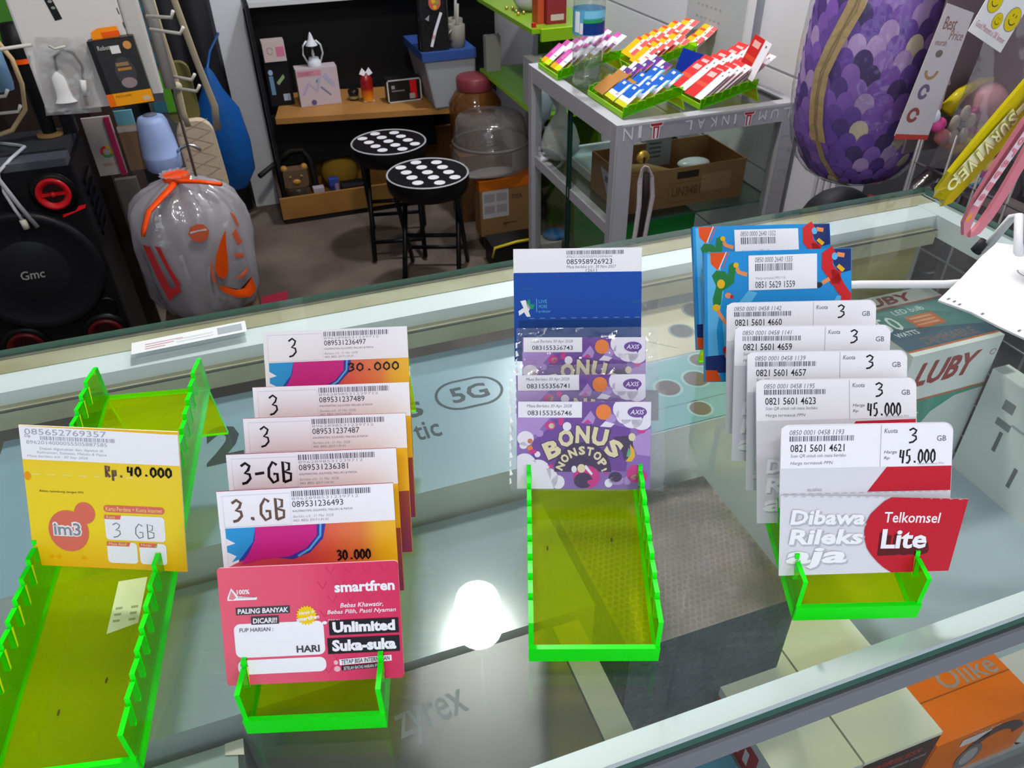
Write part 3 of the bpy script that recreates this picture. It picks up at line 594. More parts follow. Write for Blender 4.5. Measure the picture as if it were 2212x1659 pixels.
# ------------------------------------------------------------------ goods inside the counter
def carton(name, label, cat, x0, x1, y0, y1, z0, z1, top, side, bevel=.001, group=None):
    """closed box: base thing is its mesh; prints are added by the caller on the returned builder"""
    t = thing(name, label, cat, ((x0+x1)/2, (y0+y1)/2, z0), group)
    b = MB(); b.box(x0, x1, y0, y1, z0, z1, top, side); return t, b
def topf(z): return FR((0, 0, z), (1, 0, 0), (0, 1, 0))
PB = mat('#8ba6b6', .25, spec=.5)
t, b = carton('display_carton', 'large pale blue carton with 5G lettering lying under the glass at the back', 'carton', -.27, .49, .457, .652, .8, 1.05, PB, mat('#cfd3cf', .4))
b.build('body', t)
k = MB(topf(1.0502)); dk = mat('#39444c', .4)
X0, Y0, X1, Y1 = .117, .553, .180, .597
sl = .0
k.stroke([(X0+.018, Y0), (X1-.018, Y0)] + arcpts((X1-.021, (Y0+Y1)/2), .022, -80, 80) + [(X1-.02, Y1), (X0+.02, Y1)] + arcpts((X0+.021, (Y0+Y1)/2), .022, 100, 260) + [(X0+.018, Y0)], .0028, dk)
k.text('5G', X0+.013, Y0+.010, X1-.013, Y1-.010, dk, 0, .02)
k.text('s', .084, .556, .100, .580, dk, 0, .01); k.text('tic', .084, .522, .108, .547, dk, 0, .01); k.text('2', -.096, .552, -.064, .606, dk, 0, .04); k.text('1', -.052, .556, -.040, .606, dk, 0, .04)
p = k.build('printed_lettering', t); p['label'] = 'dark grey printed lettering'
k = MB(topf(1.0503)); tan = mat('#c2b99c', .3); teal = mat('#6aa0aa', .25); ln = mat('#48484e', .3); lr = mat('#7f8a90', .3)
k.poly(rrect(.30, .56, .47, .651, .012), 0, tan)
for x, y, r in ((.432, .632, .014), (.395, .600, .012)): k.poly(ell(x, y, r*1.2, r*1.2), .0001, lr); k.poly(ell(x, y, r, r), .0002, ln)
k.stroke([(.335, .635), (.345, .60), (.375, .572)], .0012, mat('#8f8870'), .0002)
k.poly(rrect(.275, .459, .465, .556, .012), .0002, teal)
for x, y, r in ((.332, .514, .012), (.365, .518, .012), (.385, .545, .010), (.345, .475, .010)): k.poly(ell(x, y, r*1.25, r*1.25), .0003, mat('#8fb4ba', .3)); k.poly(ell(x, y, r, r), .0004, mat('#57454c', .25))
k.stroke([(.28, .487), (.44, .487)], .0015, mat('#4f7f8a'), .0003)
p = k.build('phone_picture', t); p['label'] = 'printed picture of a tan and a teal phone with dark lenses'
t, b = carton('flat_carton', 'glossy blue-grey carton lying directly in front of the large pale blue one', 'carton', -.16, .172, .326, .449, .8, 1.02, mat('#8fa0ac', .12, spec=.6, bump=.02, bscale=6), mat('#9fa6aa', .3)); b.build('body', t)
t, b = carton('laptop_carton', 'dark grey carton with pale lettering under the glass at the near edge', 'carton', -.075, .133, .2, .319, .8, 1.02, mat('#33363e', .3, spec=.4, var=.7, vscale=14, hex2='#292c33'), mat('#8b8d90', .4)); b.build('body', t)
k = MB(topf(1.0202)); k.text('zyrex', .010, .266, .058, .292, mat('#6f737c', .4), 0, .006, 0, .10); p = k.build('printed_lettering', t); p['label'] = 'pale grey printed name'
t, b = carton('foam_strip', 'narrow off-white foam strip along the right side of the dark grey carton', 'packing foam', .1345, .155, .2, .318, .8, 1.02, mat('#a9aca8', .7, bump=.2, bscale=50), mat('#a4a6a2', .7)); b.build('body', t)
t, b = carton('slim_carton', 'dark glossy panel carton at the far left under the green stand', 'carton', -.36, -.09, .2, .32, .8, 1.0, mat('#9fb0b0', .25, spec=.5), mat('#7b8587', .4)); b.build('body', t)
k = MB(FR((-.09, .2, 1.0005), (0, 1, 0), (-1, 0, 0))); k.rect(0, 0, .12, .004, 0, mat('#39423f')); k.poly([(.108, .0), (.12, .0), (.12, .012), (.112, .012)], .0004, mat('#dedad0')); k.build('worn_edge', t)
# bubble wrapped parcel: a dense field of little domes is its surface
t = thing('bubble_parcel', 'mauve-brown parcel in bubble wrap between the middle and right stands', 'parcel', (.262, .368, .8))
b = MB(); b.box(.188, .337, .294, .442, .8, .996, mat('#a8949a', .45, var=.6, vscale=30, hex2='#857f76'), mat('#454d55', .5, bump=.6, bscale=120, var=.7, vscale=60, hex2='#333a42')); b.build('body', t)
b = MB(); bw = glassy('bubble_film', (.90, .88, .88, 1), .06, .8, .1, 'cfc6c8', .18)
st = .0052; rr = .0023
for i in range(28):
    for j in range(29):
        x = .191 + st*i + (st/2 if j % 2 else 0); y = .297 + st*.97*j
        if x > .335: continue
        vs = [(x+rr*math.cos(2*PI*k/6), y+rr*math.sin(2*PI*k/6), .9965) for k in range(6)] + [(x+rr*.6*math.cos(2*PI*k/6), y+rr*.6*math.sin(2*PI*k/6), .9982) for k in range(6)] + [(x, y, .9987)]
        b.add(vs, [(k, (k+1) % 6, 6+(k+1) % 6, 6+k) for k in range(6)] + [(6+k, 6+(k+1) % 6, 12) for k in range(6)], bw, True)
o = b.build('bubble_wrap', t); o['kind'] = 'stuff'
# two cream cartons seen through the top and the front pane
CRB = mat('#eeeed6', .4)
t, b = carton('cream_carton', 'cream carton with red printed strip on its left face, inside the counter', 'carton', .281, .3505, .199, .333, .8, .899, CRB, mat('#d3d6d6', .4), group='cream cartons inside the counter'); b.build('body', t)
k = MB(FR((.2808, .333, .8), (0, -1, 0), (0, 0, 1))); k.rect(.03, .05, .10, .088, 0, mat('#b33039', .4))
for i in range(5): k.rect(.036+.012*i, .06, .042+.012*i, .078, .0002, mat('#e8dede'))
for i in range(2): k.rect(.045+.012*i, .025, .05+.012*i, .032, .0001, mat('#5a5c60'))
k.build('red_strip', t)
t, b = carton('cream_carton', 'cream carton with dark printed front, right one of the pair inside the counter', 'carton', .3525, .429, .199, .333, .8, .899, CRB, CRB, group='cream cartons inside the counter'); b.build('body', t)
k = MB(FR((.3525, .1988, .8), (1, 0, 0), (0, 0, 1))); k.rect(0, 0, .0765, .094, 0, mat('#3c3236', .4)); k.text('WIRELESS', .012, .076, .062, .084, mat('#b03a34'), .0002, .02, .2); k.text('premium sound', .03, .064, .07, .072, mat('#b9b4b4'), .0002); k.build('dark_front', t)
# orange headset carton
OR = mat('#ee7404', .4)
t, b = carton('headset_carton', 'orange carton with a pictured grey headset inside the counter at lower right', 'carton', .434, .548, .199, .262, .8, .872, OR, OR); b.build('body', t)
k = MB(topf(.8722)); k.text('Olike', .478, .236, .54, .256, mat('#a8968c', .5), 0, .01); k.rect(.434, .234, .548, .235, 0, mat('#9c4f12')); k.build('printed_lettering', t)
k = MB(FR((.434, .1987, .8), (1, 0, 0), (0, 0, 1))); gy = mat('#77757a', .3); g2 = mat('#b4aeb0', .3)
k.stroke(arcpts((.075, .03), .028, 20, 200), .012, mat('#4c484c'), .0002); k.poly(ell(.052, .024, .014, .02), .0003, gy); k.poly(ell(.052, .024, .009, .014), .0004, g2)
k.rect(.03, .052, .062, .064, .0002, mat('#ddd8d8')); k.text('Olike', .04, .065, .07, .0705, mat('#e8c9a8'), .0002); k.build('headset_picture', t)
k = MB(FR((.4338, .262, .8), (0, -1, 0), (0, 0, 1))); k.text('SN', .02, .04, .035, .06, mat('#e9dccb'), .0002, .02); k.build('side_lettering', t)
t, b = carton('white_carton', 'small rounded white carton at the lower right corner of the counter', 'carton', .553, .64, .199, .25, .8, .862, mat('#d2d0cb', .4), mat('#d2d0cb', .4)); b.build('body', t, bevel=.006)
k = MB(FR((.553, .1987, .8), (1, 0, 0), (0, 0, 1))); k.stroke(ell(.03, .035, .012, .012, 20), .0016, mat('#8a8884'), .0003); k.build('printed_ring', t)
t, b = carton('blue_packet', 'light blue packet inside the counter left of the cream cartons', 'packet', .232, .277, .2, .262, .8, .853, mat('#5fa3bf', .35), mat('#4b93b4', .35)); b.build('body', t, bevel=.003)
t, b = carton('orange_packet', 'orange and white packet at the bottom edge left of the light blue one', 'packet', .19, .228, .2, .25, .8, .84, mat('#c9762c', .35), mat('#d9cfc6', .35)); b.build('body', t, bevel=.003)
# bulb carton
t, b = carton('bulb_carton', 'teal and white light bulb carton behind the right stand under the glass', 'carton', .657, .79, .527, .652, .8, 1.0, mat('#eceee9', .4), mat('#eceee9', .4)); b.build('body', t)
TE = mat('#5d8b88', .35); NVY = mat('#4b6577', .35); ORN = mat('#c9713f', .4); BRR = mat('#a8403a', .4); LG = mat('#d9e6e2', .4)
k = MB(topf(1.0002)); k.rect(.657, .534, .79, .625, 0, ORN); k.rect(.657, .537, .79, .622, .0001, TE); k.poly([(.657, .537), (.79, .537), (.79, .555), (.657, .585)], .0002, NVY)
k.text('LUBY', .668, .629, .755, .647, BRR, .0001, .03, .15); k.text('50', .664, .576, .692, .606, LG, .0003, .01); k.text('WATTS', .668, .563, .70, .572, LG, .0003, .02); k.text('LED bulb', .70, .605, .745, .615, LG, .0003)
k.rect(.706, .572, .748, .598, .0002, ORN)
for i in range(3): k.rect(.71, .577+.007*i, .742, .580+.007*i, .0003, mat('#d9a184'))
k.text('DIMMABLE', .69, .541, .765, .555, mat('#8f6a5e'), .0003); k.build('top_print', t)
k = MB(FR((.657, .5268, .8), (1, 0, 0), (0, 0, 1))); k.text('LUBY', .014, .152, .106, .186, BRR, .0002, .035, .2); k.rect(0, .128, .133, .131, .0001, ORN); k.rect(0, 0, .133, .128, .0001, mat('#4f9a86', .35))
k.poly([(.042, .0), (.042, .075), (.06, .105), (.09, .122), (.133, .125), (.133, 0)], .0002, mat('#d4d8d6', .35)); k.text('SAMSUNG', .002, .098, .04, .110, LG, .0003, .015, .2); k.text('PREMIUM', .002, .07, .036, .082, LG, .0003, .015, .2)
k.stroke(ell(.125, .178, .004, .004, 14), .0006, BRR, .0002); k.build('front_print', t)
t = thing('white_panel_carton', 'tall flat white carton with tiny labels against the right end pane', 'carton', (.797, .38, .8))
b = MB(); b.box(.785, .809, .215, .52, .8, .957, mat('#eef1ee', .4)); b.build('body', t)
k = MB(FR((.7848, .52, .8), (0, -1, 0), (0, 0, 1))); gq = mat('#8d9092', .5)
k.rect(.03, .118, .045, .132, .0001, gq)
for i in range(4): k.rect(.05+.025*i, .105-.004*i, .07+.025*i, .108-.004*i, .0001, mat('#b9bcbc'))
for x, z in ((.04, .06), (.075, .03), (.13, .05)): k.rect(x, z, x+.005, z+.03, .0001, mat('#77797b'))
k.rect(.03, .095, .05, .105, .0001, gq); k.build('small_labels', t)
t = thing('yellow_folder', 'yellowish folder standing inside the counter at the right rear', 'folder', (.66, .70, .8))
b = MB(); b.box(.53, .775, .672, .69, .8, 1.052, mat('#b79c4c', .5, var=.6, vscale=9, hex2='#8f9a72')); b.build('body', t)

# ------------------------------------------------------------------ on the glass at right: peg hook with price plate
WP = mat('#e6e6ec', .35)
t = thing('price_hook', 'white display hook with a blank white price plate lying on the glass at right', 'price tag', (.62, .50, 1.1))
b = MB(); b.tube([(.50, .556, 1.106), (.56, .536, 1.108), (.63, .50, 1.113), (.70, .475, 1.118)], .0042, WP, 10); b.build('rod', t)
b = MB(); b.tube([(.735, .552, 1.106), (.742, .54, 1.15), (.735, .528, 1.158), (.712, .495, 1.13)], .0045, WP, 10); b.build('upright_hook', t)
b = MB(); b.tube([(.730, .557, 1.1045), (.734, .553, 1.118)], .0062, mat('#2c2c30')); b.build('black_tip', t)
b = MB(FR((.589, .468, 1.119), (.125, .028, .012), (0, 1, .0)))
pl = [(0, 0), (.004, -.03), (.001, -.06), (.0, -.10), (-.001, -.125), (.13, -.125), (.15, .0), (.135, .028), (.1, .022), (.05, .010)]
b.prism(pl, 0, .002, WP)
for i in range(14): b.box(.004*i+.012+.0005*i, .006*i*.8+.0, 0, 0, 0, 0, WP) if False else None
b.build('price_plate', t)
k = MB(FR((.589, .468, 1.1212), (.125, .028, .012), (0, 1, 0)))
for i, (x, y) in enumerate(((.006, -.006), (.006, -.012), (.005, -.018), (.006, -.04), (.005, -.075))): k.rect(x, y, x+.004, y+.002, 0, mat('#7a7a80'))
k.stroke(arcpts((.105, -.025), .011, 120, 250), .0012, mat('#8c8c94'), 0); k.build('plate_print', t)
# ------------------------------------------------------------------ grey framed glass case on the right wall side
FRM = mat('#b0afb6', .45, .25, bump=.02); FRL = mat('#b4b3ba', .4, .3)
t = thing('glass_case', 'grey aluminium framed glass case carrying rows of packs and a bottle, by the white wall', 'display case', (1.0, 1.8, 0))
cx0, cx1, cy0, cy1, cz = .762, 1.24, 1.515, 2.08, .95
for n, (x0, x1, y0, y1) in enumerate(((cx0, cx0+.045, cy0, cy0+.03), (cx1-.045, cx1, cy0, cy0+.03), (cx0, cx0+.03, cy1-.03, cy1), (cx1-.03, cx1, cy1-.03, cy1))):
    b = MB(); b.box(x0, x1, y0, y1, 0, cz-.042, FRM); b.box(x0-.001, x0+.004, y0-.001, y0+.004, 0, cz-.042, FRL); b.build('post', t, bevel=.002)
b = MB(); b.box(cx0, cx1, cy0, cy0+.03, cz-.042, cz, FRM); b.build('front_top_rail', t, bevel=.003)
b = MB(); b.box(cx0, cx1, cy1-.03, cy1, cz-.042, cz, FRM); b.build('back_top_rail', t, bevel=.003)
for x0, x1 in ((cx0, cx0+.03), (cx1-.03, cx1)):
    b = MB(); b.box(x0, x1, cy0+.03, cy1-.03, cz-.042, cz, FRM); b.build('side_top_rail', t, bevel=.003)
CGL = glassy('case_glass', (.80, .85, .80, 1), .05, .95, .015, 'b9c0ba', .06)
b = MB(); b.box(cx0+.03, cx1-.03, cy0+.03, cy1-.03, cz-.012, cz-.004, CGL, GEDGE); b.build('top_pane', t)
b = MB(); b.box(cx0+.01, cx0+.014, cy0+.03, cy1-.03, .03, cz-.042, PANE); b.build('side_pane', t)
b = MB(); b.box(cx0+.045, cx1-.045, cy0+.01, cy0+.014, .03, cz-.042, PANE); b.build('front_pane', t)
b = MB()
for y in (1.785, 1.80): b.box(cx0+.006, cx0+.012, y, y+.006, .03, cz-.042, mat('#16332e', .3))
b.build('pane_edge', t)
b = MB(); b.box(cx0+.008, cx0+.032, cy0+.03, cy1-.03, .672, .70, FRM); b.box(cx0+.032, cx1-.01, cy0+.03, cy1-.03, .694, .70, glassy('shelf_glass', (.72, .78, .72, 1), .05, .9, .02, '8a938a', .2), GEDGE); b.build('middle_shelf', t)
b = MB(); b.box(cx0+.01, cx1-.01, cy0+.02, cy1-.02, .03, .06, mat('#5b5e58')); b.build('bottom_shelf', t)
# tape on the front rail, printed upside down
k = MB(FR((cx0+.012, cy0-.0012, cz-.041), (1, 0, 0), (0, 0, 1))); TP = mat('#dddde3', .4); TR_ = mat('#b3222c', .4)
k.rect(0, .037, .46, .0415, .0002, mat('#c3c3c8', .4))
def shirt(x, s):
    k.poly([(x-.5*s, s*1.6), (x+.5*s, s*1.6), (x+.42*s, 0), (x-.42*s, 0)], .0002, TP); k.poly([(x-.85*s, s*1.75), (x+.85*s, s*1.75), (x+.7*s, s*1.3), (x-.7*s, s*1.3)], .00025, TP)
    k.poly([(x-.75*s, s*1.7), (x+.75*s, s*1.7), (x+.6*s, s*1.42), (x-.6*s, s*1.42)], .0003, TR_)
    k.poly([(x-.36*s, s*1.38), (x+.36*s, s*1.38), (x+.3*s, .08*s), (x-.3*s, .08*s)], .0003, TR_); k.poly([(x-.16*s, s*1.2), (x+.16*s, s*1.2), (x+.13*s, .08*s), (x-.13*s, .08*s)], .0004, TP)
k.text('N', .004, .006, .028, .034, TP, .0002, .0, 0, 0, True); k.text('I', .041, .008, .049, .035, TP, .0002, 0, 0, 0, True); shirt(.085, .021)
for i, c in enumerate('LAKNI'): k.text(c, .158+.032*i, .010, .158+.032*i+(.018 if c != 'I' else .005), .032, TP, .0002, 0, 0, 0, True)
shirt(.325, .019)
for i, c in enumerate('MULA'): k.text(c, .352+.033*i, .010, .352+.033*i+.02, .031, TP, .0002, 0, 0, 0, True)
o = k.build('printed_tape', t); o['label'] = 'clear tape printed upside down with white letters and red emblems'
k = MB(FR((cx1-.04, cy0-.0012, .62), (1, 0, 0), (0, 0, 1)))
for i in range(9): k.stroke([(.004, .25-.028*i), (.032, .25-.028*i), (.032, .237-.028*i)][: 2 + i % 2], .003, mat('#a9a8b0'), .0002)
k.build('side_tape', t)
b = MB(FR((.831, cy0-.001, .872), (1, 0, 0), (0, 0, 1))); b.lathe([(.0155, 0), (.0155, .004), (.013, .007), (0, .007)], mat('#c9a650', .3, .8), 20); b.box(-.0015, .0015, -.012, .002, .0071, .012, mat('#3a2f1a', .4, .6)); b.build('brass_lock', t)
t = thing('lanyard', 'white woven lanyard strap hanging from the brass lock of the grey case', 'lanyard', (.835, 1.505, .85))
b = MB(); P_ = [(.831, 1.503, .855), (.838, 1.500, .852), (.85, 1.499, .83), (.858, 1.499, .78), (.852, 1.499, .72), (.846, 1.499, .66), (.844, 1.499, .55)]
Q_ = [(.831, 1.503, .855), (.826, 1.500, .85), (.822, 1.499, .82), (.825, 1.499, .76), (.822, 1.499, .70), (.816, 1.499, .64), (.812, 1.499, .55)]
b.tube(P_, .006, mat('#b7adb2', .7, bump=.3, bscale=200), 8, None, .35); b.tube(Q_, .006, mat('#b7adb2', .7, bump=.3, bscale=200), 8, None, .35); b.build('strap', t)
b = MB(); b.tube([(.836, 1.501, .838), (.84, 1.5, .78), (.834, 1.5, .70), (.826, 1.5, .62), (.822, 1.5, .56)], .0085, mat('#241c18', .6), 8, None, .4); b.build('dark_tassel', t)
# inside the case
KR = mat('#8f6a45', .7, bump=.05); KRD = mat('#7a5636', .7)
def open_box(t, x0, x1, y0, y1, z0, z1, m, mi, th=.004):
    for n, a in (('front_wall', (x0, x1, y0, y0+th)), ('back_wall', (x0, x1, y1-th, y1)), ('side_wall', (x0, x0+th, y0+th, y1-th)), ('side_wall', (x1-th, x1, y0+th, y1-th))):
        b = MB(); b.box(a[0], a[1], a[2], a[3], z0, z1, m); b.build(n, t)
    b = MB(); b.box(x0+th, x1-th, y0+th, y1-th, z0, z0+th, mi); b.build('bottom', t)
t = thing('cardboard_box', 'open brown cardboard box printed UN3481 inside the grey glass case', 'box', (.97, 1.7, .70))
open_box(t, .826, 1.165, 1.585, 1.775, .7, .80, KR, KRD)
k = MB(FR((.826, 1.5848, .7), (1, 0, 0), (0, 0, 1))); kp = mat('#5f4630', .7)
k.text('UN3481', .135, .026, .215, .05, kp, .0001, .01); k.stroke([(.125, .012), (.225, .012), (.225, .062), (.125, .062), (.125, .012)], .0012, kp, .0001); k.rect(.145, .072, .205, .09, .0001, mat('#2c241e'))
k.rect(.215, .03, .30, .075, .0001, mat('#9c7c58')); p = k.build('printed_front', t); p['label'] = 'dark printed lettering and handle hole'
k = MB(FR((.98, 1.7705, .735), (1, 0, 0), (0, 0, 1))); k.rect(0, 0, .075, .085, .0002, mat('#a8a8b2'));
for i in range(4): k.rect(.008, .06-.012*i, .045, .065-.012*i, .0004, mat('#6c6c76'))
k.build('paper_label', t)
k = MB(FR((.8258, 1.72, .72), (0, -1, 0), (0, 0, 1))); k.poly([(0, .06), (.09, .055), (.05, -.005)], .0004, mat('#b7b7bf')); k.rect(.03, .03, .06, .045, .0005, mat('#77777f')); k.build('corner_label', t)
t = thing('paper_roll', 'small crumpled tan paper roll inside the cardboard box of the glass case', 'paper roll', (.96, 1.66, .704))
b = MB(); b.tube([(.86, 1.70, .76), (.93, 1.67, .765), (1.0, 1.63, .75)], .022, mat('#9a7a4c', .7)); b.build('roll', t)
t = thing('white_packet', 'glossy white packet lying in the cardboard box of the glass case', 'packet', (1.06, 1.68, .704))
b = MB(); b.ball((1.06, 1.66, .775), .045, mat('#cfd3da', .25), .03, .012); b.build('packet', t)
t = thing('white_tray', 'flat white tray lying beside the cardboard box inside the glass case', 'tray', (.89, 1.92, .70))
b = MB(); b.prism(rrect(.84, 1.80, 1.08, 2.03, .02), .70, .722, mat('#b9c2bf', .4)); b.prism(rrect(.85, 1.81, 1.07, 2.02, .02), .722, .7235, mat('#a6bcc6', .4)); b.build('tray', t)
t = thing('plastic_bag', 'knotted white plastic bag on the shelf at the left rear inside the glass case', 'plastic bag', (.83, 2.02, .70))
b = MB(); b.lathe([(.02, .70), (.052, .715), (.058, .75), (.045, .79), (.018, .83), (.014, .845), (.03, .87), (.04, .89)], mat('#c2c4c4', .5, bump=.3, bscale=40), 18, .83, 2.0, True, True, 1, .7); b.build('bag', t)
t = thing('green_basket', 'bright green plastic basket low inside the grey glass case', 'basket', (.92, 1.75, .54))
open_box(t, .82, 1.06, 1.62, 1.86, .50, .655, mat('#2f9c45', .45), mat('#2a8a3e'))
b = MB(); b.box(.80, 1.08, 1.60, 1.90, .47, .50, mat('#454a46')); b.build('stand_block', t)

# ---- things on top of the case
zt = .95
CASEST = []
def cstand(x, y, wd, L, al, label):
    t = make_stand(Matrix.Translation((x, y, zt+.0005)) @ Matrix.Rotation(-PI/2, 4, 'Z'), label, wd, L, al, .022, 8, .022, .012, 'lime acrylic stands on the grey case', True); CASEST.append((x, y, wd, L, al)); return t
cstand(.795, 1.652, .19, .15, .24, 'lime acrylic stand under the blue and purple vouchers, front left of the case top')
cstand(.985, 1.625, .158, .15, .24, 'lime acrylic stand under the red packs, front right of the case top')
cstand(.775, 1.965, .135, .18, .22, 'lime acrylic stand under the pink vouchers beside the bottle')
cstand(.99, 1.935, .15, .17, .30, 'lime acrylic stand under the yellow vouchers, left rear by the wall')
def voucher(name, W, H, art):
    c = Card(W, H, .0008, *art[0]); art[1](c); o = c.b.build(name); return o
PNK = mat('#cf4aa6', .4); PN2 = mat('#d9788a', .4); LIM = mat('#c8dc1c', .4); YOR = mat('#e0a41c', .4); VYE = mat('#e6b00a', .4); VRE = mat('#dd5a5c', .4); VCR = mat('#e2dccb', .45); VBL = mat('#1f5fc0', .4); VRD = mat('#cf2a2a', .4); VTN = mat('#b07a3c', .6); VPU = mat('#5a3a86', .4)
def a_pink(c):
    c.R(0, 0, .5, .75, PNK); c.R(.12, .1, .4, .5, mat('#dc8ac8')); c.R(0, .42, .5, .55, PN2); c.R(.5, 0, 1, .75, WHT); c.R(.6, .5, .95, .56, INK3, 2); c.R(0, .75, .5, 1, YOR); c.R(.5, .75, 1, 1, LIM)
def a_yel(c):
    c.R(0, 0, .45, .8, VYE); c.R(0, 0, .4, .12, mat('#d0481e'), 2); c.R(.45, 0, .68, .8, VCR); c.R(.68, 0, 1, .35, VRE); c.R(.68, .35, 1, .5, WHT); c.R(.68, .5, 1, .85, VRE); c.R(.52, .15, .6, .22, INK2, 2); c.R(.0, .8, .7, 1, VYE)
def a_blue(c):
    c.R(0, .0, 1, .6, VBL); c.P([(.75, .1), (1, 0), (1, .7), (.5, .75), (.75, .55)], WHT, 2); c.R(0, .6, .85, .8, WHT, 2); c.R(.2, .08, .45, .2, WHT, 3); c.R(0, .8, 1, 1, mat('#c9c81e')); c.R(.9, 0, 1, .4, mat('#5cc0d8'), 3)
def a_pur(c):
    c.R(0, 0, .35, 1, WHT, 2); c.R(.35, 0, 1, 1, VPU); c.E(.55, .35, .12, .14, WHT, 2); c.E(.65, .7, .2, .2, mat('#b7a82a'), 2); c.R(.9, .1, 1, .4, MAG, 2); c.R(.12, .3, .2, .6, INK3, 3)
def a_red(c):
    c.R(0, 0, .62, 1, VRD); c.R(.12, .12, .5, .28, mat('#eab0ac'), 2); c.R(.62, 0, 1, 1, WHT, 2); c.R(.76, .1, .84, .16, INK2, 3); c.R(.02, .5, .6, .62, mat('#dd4a2c'), 2)
def a_tan(c): pass
PRO = {'pink': voucher('voucher', .056, .065, ((PNK, WHT), a_pink)), 'yel': voucher('voucher', .066, .062, ((VYE, WHT), a_yel)), 'blue': voucher('voucher', .05, .058, ((WHT, WHT), a_blue)),
       'pur': voucher('voucher', .05, .056, ((WHT, WHT), a_pur)), 'red': voucher('voucher', .072, .085, ((VRD, WHT), a_red)), 'tan': voucher('voucher', .058, .052, ((VTN, VTN), a_tan))}
VL = {'pink': ('small pink and white voucher in the pink rows beside the water bottle', 'pink vouchers on the grey case'), 'yel': ('small yellow and coral voucher in the yellow rows by the white wall', 'yellow vouchers on the grey case'),
      'blue': ('small blue and white voucher in the front left stand on the grey case', 'blue vouchers on the grey case'), 'pur': ('small purple voucher with white edge behind the blue ones on the grey case', 'purple vouchers on the grey case'),
      'red': ('red pack with white tab in the red rows on the grey case', 'red packs on the grey case'), 'tan': ('plain brown card between the blue and purple vouchers on the grey case', 'brown cards on the grey case')}
used = set()
def vplace(k, x, y, z, lean, rot=0.0, label=None):
    src = PRO[k]
    if k in used: o = src.copy(); COL.objects.link(o)
    else: o = src; used.add(k)
    up = Vector((math.sin(lean), 0, math.cos(lean))); ex = Vector((0, -1, 0))
    o.matrix_world = FR((x, y, z), ex*math.cos(rot)+up*math.sin(rot), up)
    tag(o, label or VL[k][0], 'card', None if label else VL[k][1]); return o
def row(k, st, yoff, us, lean=.95, dz=.018, rots=None):
    x, y, wd, L, al = CASEST[st]
    for i, u in enumerate(us): vplace(k, x + u*math.cos(al) - .006, y + yoff + random.uniform(-.002, .002), zt + u*math.sin(al) + dz, lean + random.uniform(-.04, .04), random.uniform(-.04, .04))
row('blue', 0, -.064, (.012, .045, .078, .111)); row('blue', 0, -.008, (.012, .06, .095))
row('tan', 0, .052, (.010, .036)); row('tan', 0, .01, (.036,), dz=.012)
row('pur', 0, .062, (.05, .078, .105, .13)); row('pur', 0, .012, (.125,))
row('red', 1, -.04, (.008, .026, .044, .062, .080, .105, .128)); row('red', 1, .038, (.012, .034, .056, .078, .104, .126))
row('pink', 2, .034, (.01, .035, .06, .09, .115, .14)); row('pink', 2, -.034, (.01, .035, .06, .10, .125, .15))
row('yel', 3, -.037, (.01, .035, .06, .09)); row('yel', 3, .037, (.02, .045, .07, .10, .13))
x = 1.175
for i, (y, z, xx) in enumerate(((1.90, .985, 1.13), (1.90, .998, 1.155), (1.905, 1.01, 1.175), (1.93, .975, 1.105), (1.97, 1.01, 1.15))): vplace('yel', xx, y, z, .95, .02*i)
vplace('red', 1.105, 1.565, 1.008, .35, -.12, 'red pack tilted upright above its row, white tab pointing up, on the grey case')
c = Card(.085, .052, .001, mat('#1433a8', .4), mat('#1433a8')); c.P([(.6, .8), (.65, .6), (.7, .9)], WHT); c.P([(.75, .8), (.8, .65), (.84, .9)], WHT)
o = c.b.build('voucher'); o.matrix_world = FR((1.085, 1.775, .965), (.45, -1, -.12), (.35, .1, 1)); tag(o, 'plain dark blue card standing behind the red packs on the grey case', 'card')
# bottle
t = thing('water_bottle', 'clear plastic water bottle with blue label on the grey case, half full', 'bottle', (.829, 1.835, zt))
PET = glassy('pet_plastic', (.95, .97, .97, 1), .13, .9, .04, 'eef2f2', .06, bump=.35, bscale=35)
b = MB(); b.lathe([(.024, zt), (.034, zt+.004), (.038, zt+.015), (.034, zt+.04), (.038, zt+.055), (.0385, zt+.09), (.035, zt+.1), (.0385, zt+.112), (.0385, zt+.2), (.034, zt+.225), (.016, zt+.26), (.013, zt+.29)], PET, 24, .829, 1.835); b.build('bottle_body', t)
b = MB(); b.lathe([(.015, zt+.28), (.015, zt+.30)], mat('#2f7fd0'), 16, .829, 1.835); b.build('cap', t)
b = MB(); LBL = mat('#5aa6cf', .3); b.lathe([(.0392, zt+.122), (.0392, zt+.178)], LBL, 24, .829, 1.835, True, False)
def lab(a0, a1, z0, z1, m, r=.0396):
    n = 6; vs = []
    for k in range(n+1):
        a = math.radians(a0+(a1-a0)*k/n); vs += [(.829+r*math.cos(a), 1.835+r*math.sin(a), z0), (.829+r*math.cos(a), 1.835+r*math.sin(a), z1)]
    b.add(vs, [(2*k, 2*k+2, 2*k+3, 2*k+1) for k in range(n)], m, True)
lab(225, 320, zt+.124, zt+.152, mat('#12367f', .3)); lab(190, 212, zt+.128, zt+.174, mat('#e6eef4', .3)); lab(214, 226, zt+.125, zt+.15, mat('#e6e6ee', .3), .0399); lab(226, 300, zt+.150, zt+.158, mat('#2f9a5a', .3), .0399); lab(230, 330, zt+.16, zt+.176, mat('#79c4e0', .3))
b.build('paper_label', t)
b = MB(); b.lathe([(.030, zt+.003), (.036, zt+.012), (.033, zt+.04), (.0365, zt+.055), (.0365, zt+.082), (.0, zt+.082)], glassy('water', (.93, .95, .92, 1), .05, .7, .03), 20, .829, 1.835); b.build('water', t)
